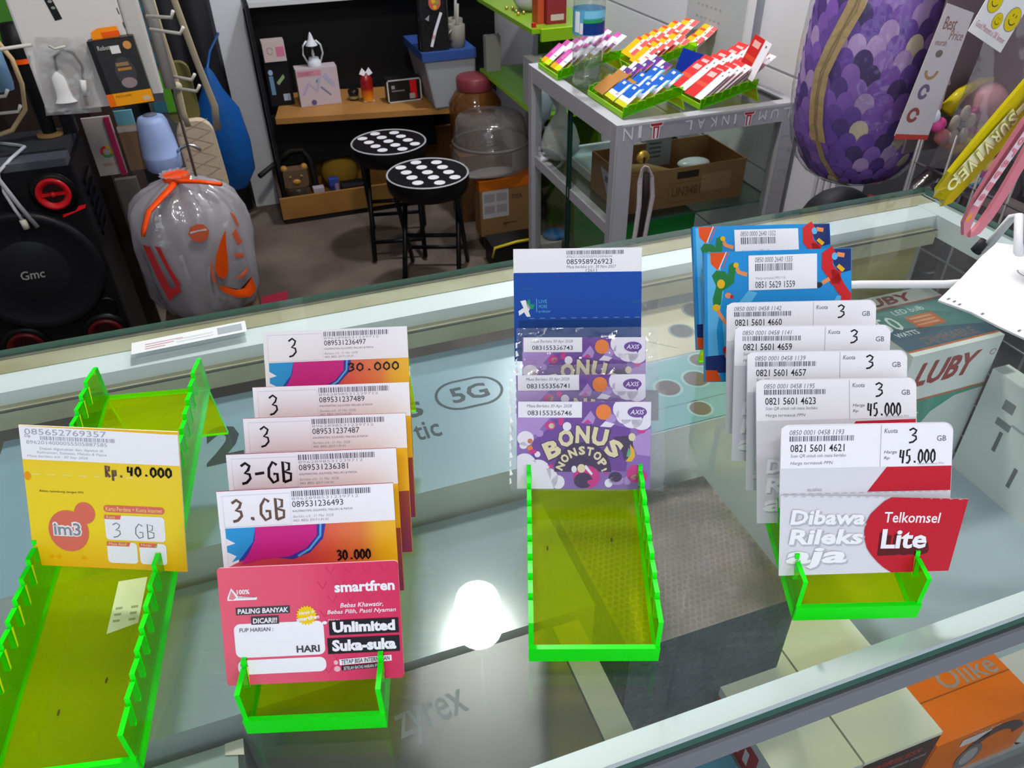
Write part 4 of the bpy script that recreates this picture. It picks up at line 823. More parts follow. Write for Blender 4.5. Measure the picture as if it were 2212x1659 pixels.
# white board propped against the wall
t = thing('white_board', 'white board with faint printed table standing at the wall behind the packs', 'board', (1.225, 1.9, zt))
b = MB(); b.box(1.218, 1.23, 1.745, 2.04, .951, 1.45, mat('#c3c6cb', .4)); b.box(1.212, 1.232, 1.742, 1.75, .951, 1.45, mat('#e4e4e8', .3)); b.build('panel', t)
k = MB(FR((1.2178, 2.04, .951), (0, -1, 0), (0, 0, 1)))
for i in range(9):
    for j in range(6): k.rect(.05+.022*j+random.uniform(0, .004), .10+.03*i, .062+.022*j, .106+.03*i, .0002, mat('#a9acb4') if (i+j) % 3 else mat('#b7a4ac'))
k.build('faint_table', t)

# ------------------------------------------------------------------ lime wall shelf and goods behind the case
LM = mat('#86b81a', .35); LMD = mat('#4f7a14', .35)
t = thing('lime_shelf', 'two-tier lime green acrylic wall shelf behind the grey case', 'shelf', (1.13, 3.05, 0))
b = MB(); b.box(1.0, 1.265, 2.62, 3.34, .605, .62, mat('#5f9a1e', .3), LM); b.build('lower_board', t)
b = MB(); b.box(1.0, 1.265, 2.69, 3.34, .885, .90, mat('#6d8f1c', .3), LM); b.box(1.03, 1.265, 2.675, 2.69, .86, .90, LM); b.build('upper_board', t)
b = MB(); b.box(1.255, 1.266, 2.65, 3.3, .0, .885, LMD); b.box(1.20, 1.255, 3.0, 3.03, 0, .885, LMD); b.build('support', t)
def simplebox(name, label, cat, x0, x1, y0, y1, z0, z1, m, side=None, prints=(), bevel=.002, group=None, yaw=0):
    t, b = carton(name, label, cat, x0, x1, y0, y1, z0, z1, m, side or m, group=group); b.build('body', t, bevel=bevel)
    if prints:
        k = MB(FR((x0, y0-.0004, z0), (1, 0, 0), (0, 0, 1)))
        for p in prints:
            if p[0] == 'r': k.rect(*p[1:5], p[6] if len(p) > 6 else .0001, p[5])
            elif p[0] == 't': k.text(p[1], *p[2:6], p[6], .0004, .01)
            elif p[0] == 'e': k.poly(ell(*p[1:5]), .0003, p[5])
            elif p[0] == 'p': k.poly(p[1], .0003, p[2])
            elif p[0] == 's': k.stroke(p[1], p[2], p[3], .0004)
        k.build('front_print', t)
    return t
simplebox('red_carton', 'red carton on the upper lime shelf behind the water bottle', 'carton', 1.075, 1.15, 2.74, 2.82, .90, 1.0, mat('#a23a3c', .4), mat('#8f2f34', .4), [('r', .015, .012, .065, .032, mat('#c9b9b9'))])
simplebox('orange_carton', 'orange-red carton left of the red one on the upper lime shelf', 'carton', 1.048, 1.073, 2.76, 2.82, .90, 1.0, mat('#c4522f', .4))
t = thing('red_cube', 'tiny red cube near the front corner of the upper lime shelf', 'trinket', (1.018, 2.72, .90)); b = MB(); b.box(1.012, 1.026, 2.715, 2.729, .90, .914, mat('#c0181e')); b.build('body', t, bevel=.002)
t = thing('plastic_bag', 'white crumpled plastic bag at the back of the upper lime shelf', 'plastic bag', (1.11, 3.0, .90)); b = MB(); b.ball((1.11, 3.0, .95), .07, mat('#b9b9c4', .5, bump=.4, bscale=30), .06, .055); b.build('bag', t)
for i, (x, y) in enumerate(((1.03, 3.05), (1.045, 2.98), (1.035, 2.93), (1.06, 2.94), (1.05, 3.04), (1.075, 3.0))):
    t = thing('gold_stud', 'small gold stud on the left part of the upper lime shelf', 'trinket', (x, y, .90), 'gold studs on the upper lime shelf'); b = MB(); b.ball((x, y, .906), .007, mat('#c9a65c', .3, .7), seg=8, rings=6); b.build('bead', t)
simplebox('white_carton', 'pale carton with oval window on the lower lime shelf', 'carton', .995+.01, 1.11, 2.68, 2.80, .62, .79, mat('#a8a9a2', .4), mat('#9aa0a0', .4), [('e', .05, .10, .03, .018, mat('#3f6f78')), ('r', .0, .0, .04, .07, mat('#7fa0a0'))])
t = thing('plastic_bag', 'iridescent clear bag drooping over the edge of the lower lime shelf', 'plastic bag', (1.0, 2.64, .60)); b = MB(); b.lathe([(.01, .60), (.035, .63), (.045, .68), (.03, .73)], mat('#8fa0a8', .25, bump=.4, bscale=30), 14, 1.0, 2.60); b.build('bag', t)
simplebox('white_card', 'white price card below the lower lime shelf by the case corner', 'price tag', 1.02, 1.07, 2.612, 2.615, .53, .585, mat('#b9b4b0'))
# bin with blue lid and things on it
t = thing('storage_bin', 'frosted plastic storage bin with blue lid at the right end of the wooden shelf', 'bin', (.92, 3.5, .455))
b = MB(); b.add([(.80,3.38,.455),(.99,3.38,.455),(.99,3.66,.455),(.80,3.66,.455),(.765,3.38,.66),(.996,3.38,.66),(.996,3.72,.66),(.765,3.72,.66)], [(0,3,2,1),(4,5,6,7),(0,1,5,4),(1,2,6,5),(2,3,7,6),(3,0,4,7)], mat('#8b8d92', .35)); b.build('tub', t, bevel=.008)
b = MB(); b.box(.755, .998, 3.37, 3.73, .66, .695, mat('#2f4a86', .35)); b.build('lid', t, bevel=.006)
k = MB(FR((.80, 3.358, .55), (1, 0, 0), (0, .2, 1))); k.rect(.15, 0, .165, .035, 0, mat('#7a3038')); k.build('sticker', t)
t = thing('black_package', 'black glossy packed bag standing on the blue lidded bin', 'package', (.82, 3.45, .695))
b = MB(); b.prism(rrect(.758, 3.39, .89, 3.46, .02), .695, .98, mat('#1a191b', .15, spec=.7, bump=.5, bscale=14)); b.build('bag', t, bevel=.01)
k = MB(FR((.755, 3.387, .695), (1, 0, 0), (0, 0, 1))); k.poly(ell(.075, .19, .026, .03)+[], .0006, mat('#b0584a')); k.poly(ell(.075, .225, .016, .018), .0007, mat('#b0584a')); k.poly(ell(.07, .195, .009, .009, 12), .0009, mat('#c9a020')); k.poly(ell(.086, .19, .007, .007, 12), .0009, mat('#6a8a3a')); k.poly(ell(.075, .172, .008, .008, 12), .0009, mat('#c9a020'))
k.stroke([(.05, .02), (.07, .08), (.10, .15)], .012, mat('#cfcfd6', .2), .0008); k.stroke([(.06, .05), (.065, .065)], .01, mat('#c08a94', .3), .001); k.poly([(.03, .13), (.05, .145), (.045, .12)], .0006, mat('#8a8a90')); k.build('pear_sticker', t)
for i, (x, y, z, l) in enumerate(((.93, 3.43, .695, 'grey plastic mug in a clear bag, nearer of two on the bin'), (.955, 3.55, .695, 'grey plastic mug behind its twin on the bin'))):
    t = thing('mug', l, 'mug', (x, y, z)); b = MB(); b.lathe([(.028, z), (.034, z+.01), (.036, z+.09), (.032, z+.092), (.03, z+.02), (0, z+.02)], mat('#77736c', .5), 18, x, y); b.build('cup', t)
    b = MB(); b.tube([(x-.03, y-.02, z+.03), (x-.055, y-.03, z+.05), (x-.03, y-.02, z+.075)], .005, mat('#77736c', .5)); b.build('handle', t)
    b = MB(); b.tube([(x, y, z+.03), (x+.01, y, z+.17)], .006, mat('#8c8882')); b.build('straw', t)
simplebox('white_card', 'pale card bag with two thin handles standing on the lower lime shelf', 'bag', 1.01, 1.075, 3.27, 3.31, .6205, .76, mat('#8c8b86'), None, [('s', [(.015, .10), (.0, .15)], .006, mat('#8c8882')), ('s', [(.05, .10), (.055, .15)], .006, mat('#8c8882'))])
# glass jar with dark red lid, clear tub on carton
AMB = glassy('amber_jar', (.62, .40, .20, 1), .06, .8, .05, '9a6430', .45)
t = thing('candy_jar', 'large amber jar with dark red lid below the lime shelf', 'jar', (.95, 3.28, .35))
b = MB(); b.lathe([(.09, .31), (.115, .33), (.115, .50), (.09, .54), (.07, .56)], AMB, 24, .955, 3.28); b.build('jar_body', t)
b = MB(); b.lathe([(.078, .558), (.078, .603), (.07, .61), (0, .61)], mat('#6a2b33', .4), 24, .955, 3.28); b.build('lid', t)
b = MB(); b.box(.84, 1.08, 3.16, 3.33, .0, .308, mat('#6b4a2c', .7)); b.build('crate_below', t)
t = thing('tape_carton', 'brown carton with orange tape, paper label and arrow marks behind the stools', 'carton', (.95, 3.0, .0))
b = MB(); b.box(.838, 1.10, 2.87, 3.1-.15, .06, .30, mat('#7a5c3c', .7), mat('#80613f', .7)); b.build('body', t)
b = MB(); b.box(.836, 1.102, 2.868, 2.952, .262, .303, mat('#b8600f', .4)); b.build('orange_tape', t)
k = MB(FR((.838, 2.8695, .06), (1, 0, 0), (0, 0, 1))); k.rect(.01, .08, .125, .20, .0001, mat('#a9a7aa'))
for x, y in ((.018, .15), (.072, .15), (.018, .10), (.072, .10)): k.rect(x, y, x+.045, y+.035, .0003, mat('#8c8a8e'))
k.text('nex', .14, .15, .185, .172, mat('#3a2c20'), .0002); k.rect(.10, .045, .16, .05, .0002, mat('#4a3826')); k.text('H', .10, .03, .115, .055, mat('#4a3826'), .0003); k.build('front_print', t)
b = MB(); b.box(.85, 1.09, 2.872, 2.94, 0, .06, mat('#2a241f')); b.build('plinth', t)
CLR = glassy('clear_tub', (.93, .92, .90, 1), .08, .8, .12, 'b5b0ac', .22, bump=.3, bscale=25)
t = thing('clear_tub', 'large round clear plastic tub upside down on the brown carton', 'tub', (.90, 2.93, .303))
b = MB(); b.lathe([(.15, .335), (.165, .36), (.155, .43), (.14, .52), (.13, .535), (.0, .538)], CLR, 28, .92, 2.96); b.build('tub_body', t)
b = MB(); b.lathe([(.156, .431), (.160, .437), (.156, .444)], mat('#6f6a66', .3), 28, .92, 2.96, True, False); b.build('rim', t)
t = thing('plastic_bag', 'flattened white plastic bag between the brown carton and the clear tub', 'plastic bag', (.9, 2.9, .303))
b = MB(); b.ball((.90, 2.915, .318), .11, mat('#a3a0a6', .45, bump=.5, bscale=30), .045, .016); b.build('bag', t)
t = thing('tool_case', 'black tool case with yellow rim on the floor behind the stools', 'case', (.93, 2.75, 0))
b = MB(); b.box(.83, 1.02, 2.68, 2.80, 0, .10, mat('#191818', .5)); b.build('case_body', t, bevel=.01)
b = MB(); b.tube([(.825, 2.675, .06), (.835, 2.675, .10), (.93, 2.675, .112), (1.02, 2.675, .112)], .006, mat('#b8a51a', .4)); b.build('yellow_rim', t)
simplebox('grey_carton', 'pale grey carton with blue flap on the floor right of the tool case', 'carton', 1.0, 1.12, 2.58, 2.66, 0, .13, mat('#9a9a94'), None, [('r', .04, .02, .10, .04, mat('#b9b9bf'))])
t = thing('blue_hat', 'blue cap lying on the pale grey carton behind the stools', 'cap', (1.08, 2.62, .13)); b = MB(); b.ball((1.075, 2.63, .14), .05, mat('#1f5f92', .5), .045, .02); b.build('crown', t)

# ------------------------------------------------------------------ stools
def stool(x, y, a, label):
    t = thing('round_stool', label, 'stool', M=rz(x, y, 0, a), group='polka dot stools')
    BLK = mat('#0a090c', .45); DW = mat('#d3d1d6', .5); GR = mat('#77757a', .4)
    b = MB(); b.lathe([(.14, .385), (.150, .40), (.153, .425), (.150, .446)], BLK, 36); b.build('seat', t)
    b = MB(); b.lathe([(.0, .4515), (.135, .4515), (.147, .449)], BLK, 36, 0, 0, True, False)
    b.poly(ell(0, 0, .14, .14, 36), .4518, BLK)
    for i in range(-3, 4):
        for j in range(-4, 5):
            px, py = .078*i + (.039 if j % 2 else 0) + .012*j, .050*j
            if math.hypot(px, py) < .123: b.poly(ell(px, py, .0205, .0205, 16), .4524, DW)
    p = b.build('dotted_top', t); p['label'] = 'black top with white polka dots'
    b = MB(); b.lathe([(.1455, .4495), (.149, .453), (.1525, .4495)], mat('#9d9ba1', .4), 36, 0, 0, True, False); b.build('piping', t)
    for k in range(2):
        for sgn in (-1, 1):
            b = MB(); yy = -.10 if k == 0 else .10; f = .09 if k == 0 else .085
            b.tube([(sgn*.11, -f, .39), (sgn*.115, f*1.9, .01)] if k else [(sgn*.10, f, .39), (sgn*.105, -f*1.9, .01)], .010, BLK); b.build('leg', t)
    for p0, p1 in (((-.115, .14, .08), (.115, .14, .08)), ((-.105, -.14, .08), (.105, -.14, .08)), ((-.10, 0, .2), (.10, 0, .2))):
        b = MB(); b.tube([p0, p1], .008, BLK); b.build('stretcher', t)
stool(.585, 2.675, -.35, 'black stool with white polka dots, the nearer one')
stool(.52, 3.06, -.2, 'black stool with white polka dots, the farther one by the wooden crate')
# ------------------------------------------------------------------ black shelf wall with wooden shelf
t = thing('black_shelf_unit', 'black backed shelf unit with light wooden shelf at the back of the shop', 'shelf unit', (.55, 3.9, 0))
b = MB(); b.box(.085, 1.25, 3.89, 3.95, .18, .95, mat('#121214', .5)); b.box(.085, .10, 3.55, 3.89, .0, .9, mat('#17171a', .5)); b.build('back_board', t)
b = MB(); b.box(.06, 1.25, 3.72, 3.96, .862, .88, mat('#b9babd')); b.build('top_board', t)
WD = mat('#a8783f', .5, var=.6, vscale=6, hex2='#8f6433')
b = MB(FR((.115, 3.52, .455), (.983, -.18, 0), (.18, .983, 0))); b.box(0, .88, 0, .40, -.025, 0, WD); b.build('wooden_shelf', t, bevel=.004)
b = MB(); b.box(.10, .86, 3.66, 3.70, .2, .42, mat('#0d0d0f', .6)); b.build('lower_back', t)
b = MB(); b.box(.09, 1.0, 3.84, 3.88, 0, .22, mat('#7a5530', .5)); b.build('brown_board', t)
Z = .456
simplebox('toy_box', 'black box with small colourful pictures at the left end of the wooden shelf', 'box', .118, .222, 3.70, 3.77, Z, Z+.19, mat('#141318', .4), None, [('r', .012, .05, .03, .13, mat('#5f7f9a')), ('e', .022, .145, .01, .012, mat('#8fa3c4')), ('p', [(.04, .10), (.075, .135), (.08, .12), (.05, .09)], mat('#7f9a6a')), ('r', .06, .02, .09, .05, mat('#9aa3b8'))])
simplebox('pink_box', 'small pink and white box on top of the black toy box', 'box', .125, .22, 3.69, 3.755, Z+.191, Z+.275, mat('#b9a7a6', .4), None, [('r', .055, .02, .09, .06, mat('#c06a88')), ('s', ell(.03, .045, .012, .014, 16), .003, mat('#8d7f80'))])
simplebox('gift_box', 'pale pink box with faint floral pictures on the wooden shelf under the lantern', 'box', .243, .425, 3.64, 3.72, Z, Z+.16, mat('#b3a5aa', .45), mat('#b5a6ac', .45), [('r', .004, .128, .11, .152, mat('#bd7f92')), ('t', 'CONNECT', .01, .132, .075, .147, mat('#8f4a5c')), ('s', [(.02, .05), (.05, .10), (.08, .06), (.10, .12)], .012, mat('#9f98b4')), ('s', [(.10, .08), (.14, .04)], .007, mat('#6b7486')), ('s', [(.12, .13), (.16, .08)], .018, mat('#a09cb8')), ('e', .06, .015, .012, .012, mat('#5a4a80')), ('e', .09, .105, .008, .008, mat('#4a8a80'))])
t = thing('lantern', 'small white lantern lamp on the pale pink box', 'lantern', (.335, 3.68, Z+.16))
x, y, z = .335, 3.68, Z+.161; LW = mat('#c3c5cb', .4)
b = MB(); b.lathe([(.03, z), (.03, z+.02), (.022, z+.026), (.022, z+.035)], LW, 18, x, y); b.build('base', t)
b = MB(); b.lathe([(.022, z+.035), (.030, z+.06), (.024, z+.085)], glassy('lamp_glass', (.75, .8, .8, 1), .06, .8, .03), 18, x, y, True, False); b.build('glass_chimney', t)
b = MB(); b.lathe([(.026, z+.085), (.016, z+.105), (.012, z+.11), (.010, z+.12), (.004, z+.135), (0, z+.14)], LW, 18, x, y); b.build('cap', t)
for s in (-1, 1):
    b = MB(); b.tube([(x+s*.028, y, z+.015), (x+s*.043, y, z+.05), (x+s*.038, y, z+.085), (x+s*.02, y, z+.105)], .004, LW); b.build('side_tube', t)
b = MB(); b.lathe([(.004, z+.03), (.007, z+.05), (.003, z+.068)], mat('#d6d2c6'), 10, x, y); b.build('candle', t)
t = thing('cosmetic_jar', 'small dark round jar with pale label on the wooden shelf', 'jar', (.487, 3.665, Z)); b = MB(); b.lathe([(.02, Z), (.023, Z+.02), (.022, Z+.03)], mat('#2a2118', .3), 16, .487, 3.665); b.build('jar_body', t)
b = MB(); b.lathe([(.0235, Z+.008), (.0235, Z+.02)], mat('#8a7a4a'), 16, .487, 3.665, True, False); b.build('label_band', t); b = MB(); b.lathe([(.025, Z+.03), (.025, Z+.045), (0, Z+.047)], mat('#15120f', .3), 16, .487, 3.665); b.build('lid', t)
t = thing('potion_bottle', 'red bottle turning amber at its foot with white bow, on the wooden shelf', 'bottle', (.545, 3.62, Z)); b = MB(); b.lathe([(.024, Z+.004), (.027, Z+.03), (.029, Z+.09), (.024, Z+.115), (.012, Z+.125)], gradient('potion_red', [(0, 'd89a1c'), (.25, 'c96a18'), (.45, '8f1a16'), (1, '7a1414')], 2, 0, .13, .2), 18, .545, 3.62); b.build('bottle_body', t)
b = MB(); b.box(.52, .572, 3.60, 3.64, Z, Z+.004, mat('#b98a8a')); b.build('paper_base', t)
b = MB(); b.prism([(.515, Z+.125), (.535, Z+.115), (.545, Z+.13), (.53, Z+.15)], 0, .006, WP); bm = b.v; b.v = [Vector((v.x, 3.6+v.z, v.y)) for v in bm]; b.prism([(0,0),(0,0),(0,0)], 0, 0, WP) if False else None
n0 = len(b.v); b.v += [Vector((1.09-v.x, v.y, v.z)) for v in b.v[:n0]]; b.f += [[i+n0 for i in f] for f in b.f[:]]; b.fm += b.fm[:]; b.fs += b.fs[:]; b.build('bow', t)
simplebox('number_box', 'black box with white edges and big red numeral 1 on the wooden shelf', 'box', .623, .78, 3.545, 3.61, Z, Z+.10, mat('#1c1a1b', .4), None, [('r', 0, 0, .157, .006, mat('#b8b4b4')), ('r', 0, .094, .157, .10, mat('#b8b4b4')), ('r', 0, 0, .006, .10, mat('#b8b4b4')), ('r', .151, 0, .157, .10, mat('#b8b4b4')), ('t', '1', .105, .012, .135, .092, mat('#c41418')), ('r', .02, .06, .035, .075, mat('#8a8486')), ('r', .02, .048, .08, .054, mat('#77706f')), ('r', .10, .012, .125, .035, mat('#a39a9a'), .0006)])
# wooden crate with odds and ends
t = thing('wooden_crate', 'low open wooden crate on the floor under the black shelf unit', 'crate', (.33, 3.6, 0))
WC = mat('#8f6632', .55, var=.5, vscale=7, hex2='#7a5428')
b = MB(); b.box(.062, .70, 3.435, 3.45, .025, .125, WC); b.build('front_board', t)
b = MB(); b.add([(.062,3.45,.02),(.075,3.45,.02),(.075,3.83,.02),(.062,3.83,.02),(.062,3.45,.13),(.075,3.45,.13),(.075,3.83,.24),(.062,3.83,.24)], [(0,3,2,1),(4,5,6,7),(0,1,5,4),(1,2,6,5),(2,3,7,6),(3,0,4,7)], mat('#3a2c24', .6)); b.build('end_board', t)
b = MB(); b.box(.062, .70, 3.80, 3.83, .02, .24, WC); b.build('rear_board', t); b = MB(); b.box(.075, .70, 3.45, 3.80, .02, .03, WC); b.box(.07, .69, 3.44, 3.80, 0, .02, mat('#1d1816')); b.build('bottom_board', t)
t = thing('bear_jar', 'clear jar with brown bear shaped lid in the wooden crate', 'jar', (.16, 3.50, .03)); b = MB(); b.lathe([(.048, .03), (.055, .05), (.055, .13), (.05, .14)], glassy('jar_clear', (.75, .72, .68, 1), .06, .8, .05, '77706a', .25), 18, .155, 3.53); b.build('jar_body', t)
b = MB(); b.prism(rrect(.10, .142, .21, .225, .02), 3.50, 3.56, mat('#5a4636', .5)); b.v = [Vector((v.x, v.z, v.y)) for v in b.v]; b.ball((.11, 3.53, .225), .016, mat('#9a7030')); b.ball((.20, 3.53, .225), .016, mat('#9a7030')); b.ball((.155, 3.50, .17), .018, mat('#a8792c'), .008, .012); b.ball((.13, 3.50, .195), .006, mat('#8a6a30')); b.ball((.18, 3.50, .195), .006, mat('#8a6a30')); p = b.build('bear_lid', t); p['label'] = 'brown bear face lid'
t = thing('handlebar', 'black curved handle rising over the left end of the wooden crate', 'handle', (.15, 3.66, .03)); b = MB(); b.tube([(.0, 3.50, .22), (.06, 3.56, .235), (.10, 3.60, .24)], .012, mat('#1d1b1b')); b.build('grip', t)
b = MB(); b.tube([(.10, 3.64, .235), (.16, 3.66, .262), (.215, 3.66, .26), (.24, 3.64, .22), (.245, 3.62, .10), (.245, 3.62, .03)], .016, mat('#191817')); b.build('arch', t)
simplebox('pink_box', 'small pale box with round mark standing in the wooden crate beside the bear jar', 'box', .222, .272, 3.50, 3.54, .03, .125, mat('#9a929c'), None, [('s', ell(.022, .055, .01, .01, 16), .003, mat('#5f5a66'))])
simplebox('blue_packet', 'blue and purple packet standing in the middle of the wooden crate', 'packet', .30, .345, 3.52, 3.56, .03, .15, mat('#2f3f86'), None, [('r', .025, .02, .042, .10, mat('#8a6a80')), ('r', .0, .05, .02, .09, mat('#2a2440'))])
simplebox('black_box', 'black box with pale stickers in the wooden crate beside the stools', 'box', .355, .47, 3.50, 3.58, .03, .115, mat('#201d22'), mat('#201d22'), [('r', .03, .055, .10, .07, mat('#8d8898')), ('r', .02, .02, .08, .038, mat('#8f7f70'))])
t = thing('cloth', 'mustard cloth bundle at the back of the wooden crate', 'cloth', (.38, 3.70, .03)); b = MB(); b.ball((.375, 3.72, .11), .09, mat('#8a6a1e', .8, bump=.5, bscale=20), .07, .09); b.build('bundle', t)
t = thing('red_paper', 'scrap of red paper on the floor behind the counter edge', 'paper', (-.05, 2.76, 0)); b = MB(); b.prism([(-.10, 2.70), (.0, 2.72), (.01, 2.80), (-.09, 2.79)], 0.0, .004, mat('#8f1f34')); b.build('scrap', t)

# ------------------------------------------------------------------ party speaker at the left
BK1 = mat('#0d0c0f', .5); BK2 = mat('#151418', .4); BK3 = mat('#080809', .35); SRD = mat('#c0161e', .3)
t = thing('party_speaker', 'big black party speaker with red tweeter rings standing on the floor at left', 'speaker', (-.66, 2.36, 0))
b = MB(); b.box(-.862, -.462, 2.23, 2.50, .0, .78, BK1, BK1); b.build('cabinet', t, bevel=.012)
b = MB(); b.box(-.85, -.47, 2.235, 2.30, .78, .80, mat('#4c4e55', .35)); b.build('control_panel', t, bevel=.004); b = MB(); b.box(-.85, -.474, 2.30, 2.49, .78, .806, mat('#2f2f33', .5)); b.build('top_cover', t, bevel=.004)
def ringf(cx, cz): return FR((cx, 2.2295, cz), (1, 0, 0), (0, 0, 1))
b = MB(ringf(-.648, .505)); b.lathe([(.178, 0), (.178, .012), (.168, .02), (.155, .016), (.145, .012), (.09, -.01+.012), (.085, .004)], BK2, 40, 0, 0, True, False); b.build('woofer', t)
b = MB(ringf(-.648, .505)); b.lathe([(.09, .003), (.06, .014), (0, .020)], mat('#1d1d21', .3), 32, 0, 0, True, False); b.text('Gmc', -.03, -.014, .03, .012, mat('#9a9a98', .3), .0215, .012, .15); b.build('dust_cap', t)
def redring(cx, cz, r, nm):
    b = MB(ringf(cx, cz)); b.lathe([(r*1.35, 0), (r*1.35, .006), (r*1.02, .008)], BK3, 28, 0, 0, True, False); b.lathe([(r, .004), (r, .016), (r*.85, .018), (r*.62, .006)], SRD, 28, 0, 0, True, False); b.box(-r*.8, r*.8, -r*.1, r*.1, .008, .014, SRD); b.ball((0, 0, .014), r*.18, SRD); b.lathe([(r*.62, .003), (0, .003)], mat('#2a1012'), 20, 0, 0, True, False); b.build(nm, t)
redring(-.525, .715, .042, 'tweeter'); redring(-.77, .715, .042, 'tweeter'); SRD = mat('#4a0c12', .4); redring(-.53, .275, .05, 'lower_driver'); redring(-.745, .275, .05, 'lower_driver')
b = MB(ringf(-.49, .655)); b.poly([(-.035, -.010), (.025, .008), (.03, .018), (.012, .016), (.0, .004), (-.034, -.002)], .002, mat('#e01a28', .3)); b.build('red_badge', t)
b = MB(ringf(-.505, .36)); b.lathe([(.032, 0), (.032, .005), (.024, .004), (0, .002)], BK3, 20, 0, 0, True, False); b.build('port', t)
for k in range(6):
    b = MB(); b.box(-.4605, -.455, 2.30, 2.42, .70-.03*k, .712-.03*k, BK3); b.build('side_slot', t)
t = thing('microphone', 'black microphone with orange ring standing on the party speaker', 'microphone', (-.52, 2.42, .806))
x, y, z = -.525, 2.43, .8085
b = MB(); b.lathe([(.018, z), (.021, z+.1), (.024, z+.19)], BK1, 20, x, y); b.build('handle', t); b = MB(); b.lathe([(.029, z+.19), (.029, z+.203)], mat('#e8560c', .4), 20, x, y); b.build('orange_ring', t)
b = MB(); b.lathe([(.030, z+.203), (.033, z+.225), (.031, z+.24), (.024, z+.285), (.0, z+.287)], BK1, 20, x, y); b.build('head', t)
b = MB(); b.lathe([(.034, z-.002), (.034, z+.004), (.018, z+.006)], mat('#9c7b4c'), 20, x, y); b.build('wooden_ring', t)
t = thing('cable', 'cream cable looping beside the microphone at the left edge', 'cable', (-.56, 2.4, .81)); b = MB(); b.tube([(-.59, 2.38, 1.15), (-.565, 2.38, 1.09), (-.535, 2.37, 1.02), (-.532, 2.36, .96), (-.545, 2.35, .90), (-.59, 2.34, .855), (-.65, 2.34, .84)], .006, mat('#b39a72', .5)); b.build('cord', t)
t = thing('cable', 'white charging cable hanging over the front of the speaker at the left edge', 'cable', (-.63, 2.22, .79)); b = MB(); b.tube([(-.68, 2.42, .81), (-.60, 2.36, .81), (-.575, 2.33, .812), (-.60, 2.26, .806), (-.628, 2.215, .79), (-.632, 2.212, .74), (-.625, 2.212, .69), (-.618, 2.212, .66)], .0045, mat('#b9b9bf', .4)); b.build('cord', t)
b = MB(); b.tube([(-.618, 2.212, .66), (-.616, 2.212, .635)], .0085, mat('#c3bfb4')); b.build('plug', t); b = MB(); b.tube([(-.634, 2.212, .78), (-.612, 2.212, .70), (-.59, 2.212, .635)], .006, mat('#8c8c94')); b.build('second_strand', t)
# tripod-like gadget on the speaker
t = thing('action_camera', 'small black action camera mount standing behind the microphone', 'camera', (-.475, 2.44, .806)); b = MB(); b.box(-.49, -.455, 2.42, 2.46, .806, .87, BK2); b.build('body', t, bevel=.006); b = MB(); b.ball((-.485, 2.42, .875), .018, BK3); b.ball((-.46, 2.42, .88), .016, BK3); b.build('knobs', t)

# ------------------------------------------------------------------ clear bag with orange tie
t = thing('tied_bag', 'bulging clear plastic bag with orange tie and orange and red prints, on the floor', 'plastic bag', (-.22, 2.1, 0))
BAGM = glassy('bag_film', (.88, .87, .89, 1), .12, .85, .10, 'dbd9df', .46, bump=.9, bscale=14)
bx, by = -.212, 2.17
prof = [(.13, .36), (.15, .40), (.158, .5), (.158, .56), (.154, .60), (.148, .635), (.134, .67), (.115, .69), (.09, .708), (.06, .72), (.038, .728), (.03, .735), (.040, .747)]
vs = []; seg = 96; rg = random.Random(3)
ph = [rg.uniform(0, 6.28) for _ in range(6)]
for r, z in prof:
    for k in range(seg):
        a = 2*PI*k/seg; g_ = max(0, (z-.58)/.15); rr = r*(1 + .09*g_*math.sin(12*a+ph[3]) + .035*math.sin(5*a+ph[0]+z*9) + .03*math.sin(9*a+ph[1]-z*13) + .02*math.sin(15*a+ph[2]+z*20)); vs.append((bx+rr*math.cos(a), by+rr*math.sin(a)*.85, z))
b = MB(); b.box(-.34, -.08, 2.05, 2.30, 0, .355, mat('#4a3a2c', .7)); p = b.build('carton_under', t); p['label'] = 'brown carton the bag sits on'
b = MB(); b.add(vs, [(i*seg+k, i*seg+(k+1) % seg, (i+1)*seg+(k+1) % seg, (i+1)*seg+k) for i in range(len(prof)-1) for k in range(seg)], BAGM, True); b.build('bag_film', t)
b = MB(); b.lathe([(.11, .37), (.125, .40), (.132, .5), (.125, .60), (.09, .66), (.0, .69)], mat('#a5a2a8', .6, bump=.5, bscale=12, var=.7, vscale=9, hex2='#858084'), 28, bx, by); p = b.build('contents', t); p['label'] = 'greyish bundled contents'
def wrap(r, a, z):
    return (bx + r*math.cos(a), by + r*math.sin(a)*.85, z)
def patch(pts, m, r=.171):
    n = len(pts); cx_ = sum(p[0] for p in pts)/n; cz_ = sum(p[1] for p in pts)/n
    vs = [wrap(r, math.radians(p[0]), p[1]) for p in pts] + [wrap(r+.002, math.radians(cx_), cz_)]
    b.add(vs, [(i, (i+1) % n, n) for i in range(n)], m, True)
OPR = mat('#d0480c', .35); RPR = mat('#b02a30', .4); OP2 = mat('#c05a3c', .4)
b = MB(); patch([(280, .655), (286, .65), (289, .63), (286, .61), (280, .603), (274, .61), (271, .63), (274, .65)], OP2, .172); patch([(273, .637), (280, .64), (287, .637), (287, .632), (280, .634), (273, .632)], mat('#c9c0c0'), .1728); b.build('round_print', t)
b = MB(); patch([(304, .618), (297, .595), (289, .555), (285, .52), (286, .495), (291, .482), (296, .50), (299, .54), (301, .58)], OPR); b.build('flame_print', t)
b = MB(); patch([(283, .47), (287, .445), (298, .415), (312, .40), (322, .41), (320, .455), (310, .435), (298, .44), (290, .46)], OPR); patch([(284, .555), (281, .52), (280, .485), (283, .475), (283, .51)], OP2); patch([(300, .475), (308, .465), (317, .475), (318, .49), (308, .478)], OP2); b.build('leaf_print', t)
